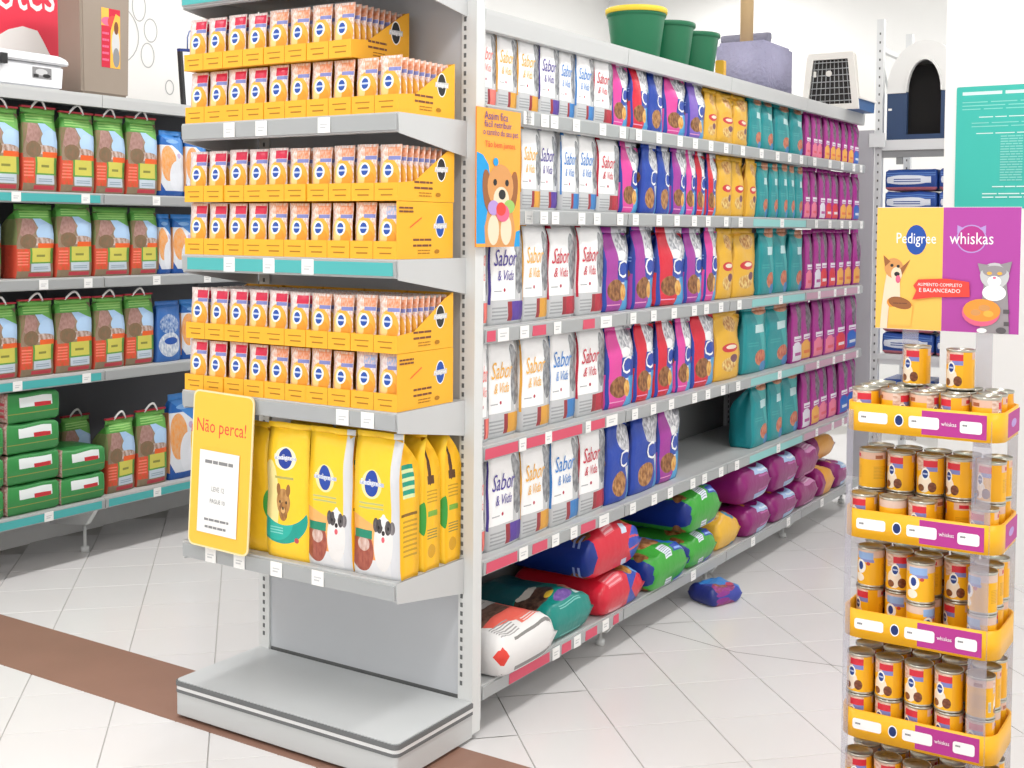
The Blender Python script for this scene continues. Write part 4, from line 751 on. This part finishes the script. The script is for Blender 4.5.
# ------------------------------------------------------------------ far rack behind the aisle
rk = thing('storage_rack', 'white metal rack beyond the gondola end with dog house on top', 'rack', (0, 4.2, 0))
M_RACK = mat('rack_white', 'dfe1e2', .4)
for x0, y0, h in ((-.055, 0, 2.74), (.62, 0, 2.74), (-.055, .62, 2.74), (.62, .62, 2.74)):
    u = MB().box(x0 - .02, x0 + .02, y0, y0 + .04, 0, h).build('upright', M_RACK, rk); slots(x0, y0 - .0004, .1, h - .05, .008, .05).build('slot_row', M_SLOT, u, kind='stuff')
MB().box(-.07, -.04, .041, .619, 2.555, 2.585).build('cross_beam', M_RACK, rk); MB().tube([(-.055, .05, 2.5), (-.055, .35, 2.15)], .008, 6).build('brace', M_RACK, rk)
MB().box(-.20, -.077, -.02, .0, 0.05, 2.10).build('side_panel', mat('grey_side', 'b3b2b8', .5), rk)
for z in (1.62, 1.22, .80, .40, 2.04):
    s_ = MB().box(-.034, .595, -.01, .62, z - .06 if z > 2 else z - .03, z).build('shelf', M_RACK, rk)
    MB().box(-.03, .59, -.004, .03, z - .10 if z > 2 else z - .06, z - .061 if z > 2 else z - .0305).build('beam', M_BACK if z > 2 else M_RACK, s_)
    if z > 2:
        MB().box(.05, .085, -.002, .02, 1.90, 1.939).build('bracket', M_BACK, s_)
for z in (2.03,): MB().box(-.10, -.01, -.03, -.021, z - .03, z + .05).build('clip', M_RACK, rk)
# dog house with arched doorway
dh = thing('dog_house', 'dog house with white domed roof, navy base and arched doorway on far rack', 'dog house', (.195, 4.215, 2.0405))
M_NAVY = mat('navy_plastic', '33486a', .45); M_DOME = mat('dome_white', 'e6e6e4', .45); W2 = .212
def arch(w, z0, zs_, r, n=14): return [(-w, z0), (w, z0), (w, zs_)] + [(w * math.cos(math.pi * i / n), zs_ + r * math.sin(math.pi * i / n)) for i in range(1, n)] + [(-w, zs_)]
def ringwall(outer, inner, y0, y1):
    mb = MB(); n = len(outer); b = 0
    for y in (y0, y1): mb.v += [(x, y, z) for x, z in outer] + [(x, y, z) for x, z in inner]
    for i in range(n):
        k = (i + 1) % n
        mb.face([i, k, n + k, n + i]); mb.face([2 * n + k, 2 * n + i, 3 * n + i, 3 * n + k]); mb.face([i, 2 * n + i, 2 * n + k, k]); mb.face([n + k, 3 * n + k, 3 * n + i, n + i])
    return mb
na = 14
def archpts(w, z0, zs_, r): return [(w * math.cos(math.pi * i / na), zs_ + r * math.sin(math.pi * i / na)) for i in range(na + 1)]
out = archpts(W2, 0, .275, .29); inn = archpts(.095, 0, .275, .18)
mb = MB()
for y in (0, .03): mb.v += [(x, y, z) for x, z in out] + [(x, y, z) for x, z in inn]
n = na + 1
for i in range(na): mb.face([i, n + i, n + i + 1, i + 1][::-1]); mb.face([2 * n + i, 2 * n + i + 1, 3 * n + i + 1, 3 * n + i][::-1]); mb.face([n + i, 3 * n + i, 3 * n + i + 1, n + i + 1][::-1])
for i in (0, na): mb.face([i, n + i, 3 * n + i, 2 * n + i])
mb.build('front_arch', M_DOME, dh)
mb = MB(); ys = (.0, .42)
for y in ys: mb.v += [(x, y, z) for x, z in out]
for i in range(na): mb.face([i, i + 1, n + i + 1, n + i], 0, None, True)
mb.face([n + i for i in range(n)]); mb.build('dome_roof', M_DOME, dh)
MB().prism(archpts(.105, 0, .275, .192) + archpts(.0945, 0, .275, .179)[::-1], 'y', -.012, .01).build('arch_trim', M_DOME, dh)
b_ = MB(); b_.box(-W2 * .98, -.095, .0, .03, 0, .272); b_.box(.095, W2 * .98, .0, .03, 0, .272); b_.box(-.095, .095, 0, .03, 0, .03); b_.box(-W2 * .98, -W2 * .98 + .01, .03, .42, 0, .272); b_.box(W2 * .98 - .01, W2 * .98, .03, .42, 0, .272); b_.box(-W2 * .98, W2 * .98, .41, .42, 0, .272); b_.build('base_shell', M_NAVY, dh)
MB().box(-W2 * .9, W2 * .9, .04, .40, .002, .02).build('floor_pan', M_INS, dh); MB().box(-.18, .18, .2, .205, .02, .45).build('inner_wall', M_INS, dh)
MB().box(-W2, -.1, -.006, 0, .268, .278).build('lip', M_DOME, dh); MB().box(-.20, -.18, -.002, .0, .17, .182).build('sticker', M_TAG, dh)
M_BPACK = design('d_bluepack', '2a4f9c', [('box', .2, .75, .35, .65, 'd8e2f0'), ('lines', .1, .9, .7, .9, 2, '5f86c8'), ('ell', .45, .5, .3, .22, 'e6ecf6'), ('box', -.1, 1.1, .0, .16, 'c0707c'), ('lines', .3, .6, .4, .6, 2, '2a4f9c')], .3, .2, 14)
bp = [pack_mesh(.3, .3, .12, s) for s in (7, 8)]
for me in bp: me.materials.clear(); me.materials.append(M_BPACK)
for li, (zz, cnt) in enumerate(((1.62, 2), (1.22, 2), (.80, 2), (.40, 2))):
    for k in range(cnt):
        for c in range(2):
            tag(obj('blue_pack', bp[(k + c) % 2], None, (.128 + c * .305, 4.375, zz + .0005 + k * .1285), (0, 0, 0), (.965, 1, .123 / .12)), f'blue pet food pack, {"left" if c == 0 else "right"} column, {["bottom", "second", "third"][k]} on the {["upper", "second", "third", "lowest"][li]} shelf of far rack', 'pet food pack', 'blue packs on the far rack')
# ------------------------------------------------------------------ teal notice on the column
po = thing('notice_poster', 'teal notice with white lines of small print on the white column', 'poster', (.989, 2.597, 1.635))
MB().prism(rr2(-.245, .245, -.02, .505, .008), 'y', -.002, .0026).build('sheet', mat('poster_teal', '3dbdb0', .5), po); INK['posterwhite'] = mat('ink_posterwhite', 'd8f4f0', .6); INK['mint'] = mat('ink_mint', '8ad8cf', .6)
it = [('bars', -.22, .22, (.468,), .014, 'posterwhite'), ('bars', -.22, .22, (.435, .42, .405), .004, 'mint')]
it += [('bars', -.15, .15, (.37,), .004, 'posterwhite'), ('bars', -.18, .2, (.345, .33), .004, 'mint'), ('bars', -.16, .16, (.30,), .004, 'posterwhite')]
it += [('bars', -.06, .03, [.285 - k * .011 for k in range(18)], .005, 'mint'), ('bars', -.09, .06, (.07,), .005, 'posterwhite'), ('bars', -.13, .10, (.04, .025), .005, 'posterwhite')]
art('print', it, po, loc=(0, -.0022, 0), eps=.0001)
# ------------------------------------------------------------------ top of the left gondola
ztl = LZ[0] + .0005
M_TAUPE = mat('taupe_plastic', '978a7d', .55, var=.04, vscale=4); M_WHP = mat('white_plastic', 'eceef2', .4)
yb0, yb1 = face_y(81, XL - .06, 2.3), face_y(130, XL - .06, 2.3)
tb = thing('storage_bin', 'large taupe plastic pet food bin with red and yellow sticker', 'storage bin', (XL - .06 - .085, (yb0 + yb1) / 2, ztl), R(90)); tb.scale = ((yb1 - yb0) / .43, .5, 1)
me = MB(); bx = [(-.205, .0), (.205, .0), (.22, .55), (-.22, .55)]
me.prism(bx, 'y', -.17, .17); m_ = me.mesh('body', M_TAUPE); bm = bmesh.new(); bm.from_mesh(m_); bmesh.ops.bevel(bm, geom=bm.edges[:], offset=.018, segments=3, affect='EDGES'); bm.to_mesh(m_); bm.free(); obj('body', m_, tb)
MB().prism(rr2(-.09, .13, .475, .490, .006), 'y', -.176, -.165).build('grip', M_TAUPE, tb)
art('sticker', [('box', -.005, .16, .19, .46, 'crimson'), ('box', -.005, .06, .38, .46, 'gold'), ('ell', .045, .40, .05, .02, 'pink'), ('ell', .10, .40, .05, .03, 'red'), ('poly', [(.07, .19), (.16, .19), (.16, .43), (.12, .44), (.075, .36)], 'gold'), ('ell', .12, .30, .035, .07, 'silver'), ('ell', .125, .24, .03, .045, 'grey'), ('ell', .125, .375, .02, .03, 'brown'), ('bars', .002, .06, (.22, .25, .28, .31, .34), .010, 'pink')], tb, loc=(-.035, -.1715, -.055))
wb = thing('plastic_container', 'white plastic litter box with dark latch beside the taupe bin', 'container', (XL - .15, face_y(66, XL - .03, 2.15) - .25, ztl), R(90)); wb.scale = (1, 1, .86)
m_ = MB().prism([(-.25, 0), (.235, 0), (.245, .125), (-.26, .125)], 'y', -.12, .12).mesh('body', M_WHP); bm = bmesh.new(); bm.from_mesh(m_); bmesh.ops.bevel(bm, geom=bm.edges[:], offset=.012, segments=2, affect='EDGES'); bm.to_mesh(m_); bm.free(); obj('body', m_, wb)
m_ = MB().prism([(-.27, .127), (.262, .127), (.255, .155), (.21, .172), (-.22, .172)], 'y', -.132, .132).mesh('lid', M_WHP); bm = bmesh.new(); bm.from_mesh(m_); bmesh.ops.bevel(bm, geom=bm.edges[:], offset=.007, segments=2, affect='EDGES'); bm.to_mesh(m_); bm.free(); obj('lid', m_, wb)
MB().box(-.085, -.055, -.145, -.125, .10, .15).build('latch', INK['black'], wb)
art('sticker', [('box', .08, .175, .05, .105, 'grey'), ('ell', .125, .082, .03, .016, 'silver'), ('box', .085, .11, .055, .07, 'black'), ('ell', .15, .065, .02, .010, 'black')], wb, loc=(0, -.1215, 0))
# printed board on the wall above: red header and circle outlines
gb = thing('wall_graphic', 'white printed wall board with red header and circle outlines above left shelves', 'sign', (-3.0195, -.078, 2.125), R(90))
MB().box(-.6, 2.6, -.006, 0, 0, 1.30).build('board', mat('board_white', 'f2f1ee', .6), gb)
INK['header'] = mat('ink_header', 'ea3850', .5); INK['outline'] = mat('ink_outline', 'b4b4b4', .6)
red = [(.10, .12), (.56, .20), (.60, .255), (.645, .285), (.72, .31), (.80, .30), (.835, .25), (.865, .2), (.885, .175), (.92, .16), (.955, .175), (1.0, .5), (1.02, .8), (.0, .8), (.0, .12)]
art('print', [('poly', red, 'header'), ('text', 'Filhotes', .62, .375, .56, 'white', 1.55, .10), ('ring', 1.40, .505, .045, .075, .006, 'outline'), ('ring', 1.475, .395, .045, .062, .006, 'outline'), ('ring', 1.455, .265, .045, .065, .006, 'outline'), ('ring', 1.24, .35, .16, .155, .006, 'outline'), ('ring', 1.60, .115, .03, .04, .006, 'outline'), ('ring', 1.72, .10, .04, .07, .006, 'outline'), ('ring', .72, .16, .03, .03, .006, 'outline')], gb, loc=(0, -.0062, 0), eps=.00015)
# framed white panel and wire hook leaning beside the pouches
pf = thing('pet_gate', 'white panel with dark frame and bent wire leaning on left gondola top', 'panel', (XL - .06, 1.305, ztl), R(90)); pf.rotation_euler = (0, R(-5), R(90))
MB().box(-.05, .22, .0, .012, 0, .26).build('panel', M_WHP, pf); MB().box(-.068, -.0505, -.004, .016, 0, .27).build('frame_post', INK['black'], pf); MB().box(-.068, .22, -.004, .016, .2705, .284).build('frame_top', INK['navy'], pf)
MB().tube([(-.01, .005, .285), (-.005, .005, .34), (.01, .005, .37), (.05, .005, .378), (.10, .005, .378)], .004, 6).build('wire', mat('blue_wire', '6a7aa8', .4), pf)
# ------------------------------------------------------------------ can display stand
SX0, SX1, SY0, SY1 = 1.086, 1.452, .0, .228
st = thing('can_display_stand', 'yellow tiered can display stand with purple and yellow header board', 'display stand', (0, 0, 0))
M_TRAY = mat('tray_yellow', 'f9b91f', .35); M_TRAYIN = mat('tray_inner', 'eeb02a', .4)
M_ACR = mat('clear_post', 'b9b7c4', .25, alpha=.32)
TZ = [1.028, .768, .522, .275, .026]; TH = .069
def tray(z):
    mb = MB(); o = rrect2(SX0, SX1, SY0, SY1, .045); i_ = rrect2(SX0 + .004, SX1 - .004, SY0 + .004, SY1 - .004, .042); n = len(o)
    for zz, P in ((z, o), (z + TH, o), (z + TH, i_), (z + .004, i_)): mb.v += [(x, y, zz) for x, y in P]
    for L_ in range(3):
        for k in range(n): q = (k + 1) % n; mb.face([L_ * n + k, L_ * n + q, (L_ + 1) * n + q, (L_ + 1) * n + k], 0, None, L_ != 1)
    mb.face(list(range(n))[::-1]); mb.face([3 * n + k for k in range(n)])
    return mb
def rrect2(x0, x1, y0, y1, r, n=6):
    pts = []
    for cx, cy, a0 in ((x1 - r, y0 + r, -90), (x1 - r, y1 - r, 0), (x0 + r, y1 - r, 90), (x0 + r, y0 + r, 180)):
        for i in range(n + 1): a = R(a0 + 90 * i / n); pts.append((cx + r * math.cos(a), cy + r * math.sin(a)))
    return pts
fw = SX1 - SX0
for k, z in enumerate(TZ):
    t = tray(z).build('tray', M_TRAY, st)
    a = .05; b2 = fw - .05; mid = .185
    it = [('box', mid, b2 + .015, .006, TH - .006, 'magenta'), ('poly', rr2(a - .015, a + .055, .022, .048, .006), 'white'), ('ell', a + .082, TH / 2, .011, .015, 'white'), ('ell', a + .082, TH / 2, .009, .012, 'darkblue'), ('poly', rr2(a + .105, a + .175, .02, .048, .006), 'white'), ('text', 'whiskas', a + .197, .031, .034, 'white', 1.2), ('poly', rr2(a + .222, b2 + .005, .018, .046, .006), 'white'), ('bars', a - .008, a + .005, (.034,), .004, 'grey'), ('bars', a + .112, a + .125, (.034,), .004, 'grey'), ('bars', a + .228, a + .240, (.034,), .004, 'grey')]
    art('front_print', it, t, loc=(SX0, SY0, z))
    if k < 2: art('side_print', [('box', .06, .2, .006, TH - .006, 'magenta'), ('ell', .13, TH / 2, .03, .010, 'lilac')], t, loc=(SX1, SY0, z), rot=(0, 0, R(90)))
for (x, y) in ((SX0 + .004, SY0 + .03), (SX0 + .004, SY1 - .04), (SX1 - .007, SY0 + .02), (SX1 - .007, SY1 - .04)):
    pass
for x0, x1, y0 in ((SX0 + .006, SX0 + .022, SY0 + .0045), (SX0 + .006, SX0 + .030, SY1 - .0068), (SX1 - .066, SX1 - .024, SY0 + .0045), (SX1 - .030, SX1 - .006, SY1 - .0068)):
    MB().box(x0, x1, y0, y0 + .002, .0, TZ[0] + .05).build('clear_post', M_ACR, st)
# header board
hb = MB().box(SX0 + .006, SX1 - .012, SY1 + .001, SY1 + .006, 1.262, 1.574).build('header_board', INK['white'], st)
MB().box(1.16, 1.2, SY1 + .0062, SY1 + .0082, TZ[0] - .05, 1.30).build('header_bracket', M_ACR, st); MB().box(1.34, 1.38, SY1 + .0062, SY1 + .0082, TZ[0] - .05, 1.30).build('header_bracket', M_ACR, st)
HW = SX1 - .012 - (SX0 + .006); HM = HW * .475
INK['hyellow'] = mat('ink_hyellow', 'fcc55c', .45); INK['hpurple'] = mat('ink_hpurple', 'b446a4', .45); INK['catgrey'] = mat('ink_catgrey', '9a9498', .5); INK['catdark'] = mat('ink_catdark', '5f5a5e', .5)
it = [('box', 0, HM, 0, .31, 'hyellow'), ('box', HM, HW, 0, .31, 'hpurple'),
 ('ell', HM * .60, .228, .026, .038, 'blue'), ('text', 'Pedigree', HM * .60, .219, .098, 'white', 1.35),
 ('ell', HM + .068, .232, .034, .033, 'magenta'), ('ring', HM + .068, .232, .036, .035, .003, 'lilac'), ('poly', [(HM + .034, .246), (HM + .034, .266), (HM + .05, .258)], 'lilac'), ('poly', [(HM + .102, .246), (HM + .102, .266), (HM + .086, .258)], 'lilac'), ('text', 'whiskas', HM + .068, .219, .104, 'white', 1.25),
 # dog
 ('poly', [(.012, .0), (.03, .0), (.034, .06), (.062, .08), (.060, .13), (.05, .16), (.03, .16), (.022, .11), (.016, .06)], 'cream'), ('ell', .045, .155, .024, .026, 'dog', .3), ('ell', .052, .14, .014, .018, 'cream'), ('poly', [(.022, .158), (.018, .188), (.036, .172)], 'dogdark'), ('poly', [(.062, .155), (.086, .178), (.066, .138)], 'dogdark'), ('ell', .053, .14, .007, .006, 'black'), ('ell', .056, .127, .006, .010, 'pink'), ('ell', .04, .162, .004, .004, 'black'), ('ell', .056, .160, .004, .004, 'black'),
 ('ell', .062, .062, .034, .018, 'orange', -.25), ('ell', .062, .066, .030, .015, 'brown', -.25), ('poly', [(.034, .008), (.09, .008), (.095, .06), (.034, .055)], 'hyellow'), ('ell', .062, .066, .030, .014, 'dogdark', -.25), ('bars', .045, .08, (.064,), .003, 'brown'),
 # cat
 ('poly', [(HW - .09, .0), (HW - .022, .0), (HW - .026, .09), (HW - .03, .13), (HW - .082, .13), (HW - .086, .08)], 'catgrey'), ('ell', HW - .058, .142, .034, .032, 'silver'), ('poly', [(HW - .092, .15), (HW - .098, .172), (HW - .07, .168)], 'catgrey'), ('poly', [(HW - .024, .15), (HW - .018, .178), (HW - .046, .17)], 'catgrey'), ('ell', HW - .058, .153, .028, .014, 'catgrey'), ('ell', HW - .070, .148, .006, .004, 'gold'), ('ell', HW - .046, .148, .006, .004, 'gold'), ('ell', HW - .058, .128, .016, .014, 'white'), ('ell', HW - .058, .137, .004, .003, 'pink'), ('ell', HW - .058, .100, .028, .02, 'white'), ('box', HW - .034, HW - .022, .02, .03, 'catdark'), ('box', HW - .036, HW - .022, .05, .06, 'catdark'), ('ell', HW - .085, .006, .012, .006, 'white'), ('ell', HW - .04, .008, .012, .008, 'catdark'),
 ('ell', HW - .088, .050, .045, .034, 'pink'), ('ell', HW - .086, .056, .044, .028, 'orange'), ('ell', HW - .1, .05, .012, .008, 'dog'), ('ell', HW - .08, .062, .014, .008, 'dog'), ('ell', HW - .07, .048, .012, .008, 'gold'),
 ('poly', [(HM - .072, .076), (HM - .02, .084), (HM + .068, .088), (HM + .066, .125), (HM + .01, .132), (HM - .058, .128), (HM - .07, .112), (HM - .062, .1)], 'red'), ('text', 'ALIMENTO COMPLETO', HM - .005, .112, .108, 'white', 1.1), ('text', 'E BALANCEADO', HM - .005, .097, .10, 'white', 1.0)]
art('header_print', it, hb, loc=(SX0 + .006, SY1 + .0008, 1.263), eps=.00012)
# cans
M_CANL = design('d_can', 'f4b51c', [('box', -.1, 1.1, .80, 1.1, 'e0b9a4'), ('half', .0, 1, .70, .38, .68, ('d9a288', 'ecd6c8')), ('half', -1, 1.4, .52, .34, .5, ('e6cfc2', 'caa08a')), ('box', .43, .62, .76, .94, 'd42c3c'), ('box', .47, .64, .64, .76, '7f86c4'), ('ell', .44, .30, .09, .26, 'f6e6d0'), ('ell', .455, .56, .052, .17, 'f4f2ec'), ('ell', .455, .56, .036, .12, '20408c'), ('box', .425, .485, .54, .585, 'b9c4e2'), ('ell', .40, .16, .045, .10, ('7a4426', '8f5a34')), ('ell', .54, .20, .05, .14, ('6a3820', '8a5030')), ('half', 1, .10, .60, .60, .72, 'f0ac16'), ('lines', .08, .26, .25, .62, 9, 'd09818'), ('box', .27, .31, .14, .42, 'e6e0cc'), ('lines', .272, .308, .16, .40, 8, '6a6a64'), ('lines', .74, .92, .25, .62, 9, 'd09818'), ('box', .1, .2, .82, .92, 'a8603c'), ('box', .78, .9, .84, .94, 'c83040')], .32, 0)
M_CANL2 = design('d_can_blue', 'f4b51c', [('box', -.1, 1.1, .80, 1.1, 'dcc0b0'), ('box', .40, .62, .74, .94, '93b4e2'), ('box', .44, .63, .66, .74, '8a8cc8'), ('ell', .46, .52, .07, .2, 'f4f2ec'), ('ell', .46, .54, .036, .12, '20408c'), ('ell', .44, .2, .07, .12, 'f6ead8'), ('ell', .56, .62, .025, .05, 'c84a3a'), ('lines', .08, .26, .25, .62, 9, 'd09818'), ('lines', .74, .92, .25, .62, 9, 'd09818')], .32, 0)
M_TIN = mat('tin', 'b9b7ab', .28, metal=.85)
cr, chgt = .0325, .098
def can_me(m): return MB().lathe([(cr, .005), (cr, chgt - .006)], 24, uvw=True, cap0=False, cap1=False).mesh('food_can', m)
CANS = [can_me(M_CANL), can_me(M_CANL2)]
lid_me = MB().lathe([(cr - .0005, chgt - .007), (cr + .0012, chgt - .004), (cr + .0012, chgt), (cr - .001, chgt), (cr - .002, chgt - .004), (cr * .7, chgt - .0035), (cr * .66, chgt - .0045), (0.0005, chgt - .0045)], 24, cap0=False).mesh('lid', M_TIN)
bot_me = MB().lathe([(cr * .9, 0), (cr + .0012, .001), (cr + .0012, .0035), (cr - .0004, .006)], 24, cap1=False).mesh('bottom_rim', M_TIN)
def can(x, y, z, rz, kind, label): 
    o = tag(obj('food_can', CANS[kind], None, (x, y, z), (0, 0, rz)), label, 'can', 'cans on the display stand'); obj('lid', lid_me, o); obj('bottom_rim', bot_me, o)
rn = random.Random(5); TN = ['top', 'second', 'third', 'fourth', 'lowest']; NX = 5; px = [SX0 + .0395 + k * .0705 for k in range(5)]; py_ = [SY0 + .0445 + k * .0697 for k in range(3)]
# rows per tier: front row height, middle row, back row  (number of cans stacked, one digit per column)
LAY = [('11111', '11111', '11111'), ('11011', '02222', '22222'), ('22212'[:0] + '01102', '22222', '22222'), ('22222', '22222', '22222'), ('22222', '22222', '22222')]
LAY[1] = ('11101', '22222', '22222'); LAY[2] = ('00202', '22222', '22222')
RN = ['front', 'middle', 'back']
for ti, rows in enumerate(LAY):
    for ri, row in enumerate(rows):
        for c, ch in enumerate(row):
            for s in range(int(ch)):
                face = R(-13) + (rn.uniform(-.5, .5) if rn.random() < .72 else rn.uniform(1.2, 5)); kind = 1 if rn.random() < .16 or (ti == 2 and ri == 0) else 0
                if ti == 3 and ri == 0: face = R(-13) + rn.uniform(-.25, .25); kind = 0
                if ti == 3 and ri == 0 and c == 4 and s == 1: face += 2.4
                can(px[c] + rn.uniform(-.001, .001), py_[ri] + rn.uniform(-.0008, .0008), TZ[ti] + .0045 + s * (chgt + .0008), face, kind, f'{"blue" if kind else "red"}-banded yellow can, {ORD[c]} from left, {RN[ri]} row, {"upper" if s else "lower"} layer, {TN[ti]} tray')
can(px[1] + .02, py_[2] - .02, TZ[0] + .0045 + chgt + .0008, R(-13), 0, 'lone yellow can standing on the others at left, below the dog poster half')
can(px[3] - .01, py_[1] + .02, TZ[0] + .0045 + chgt + .0008, R(-13), 0, 'lone yellow can standing on the others at right, below purple poster half')
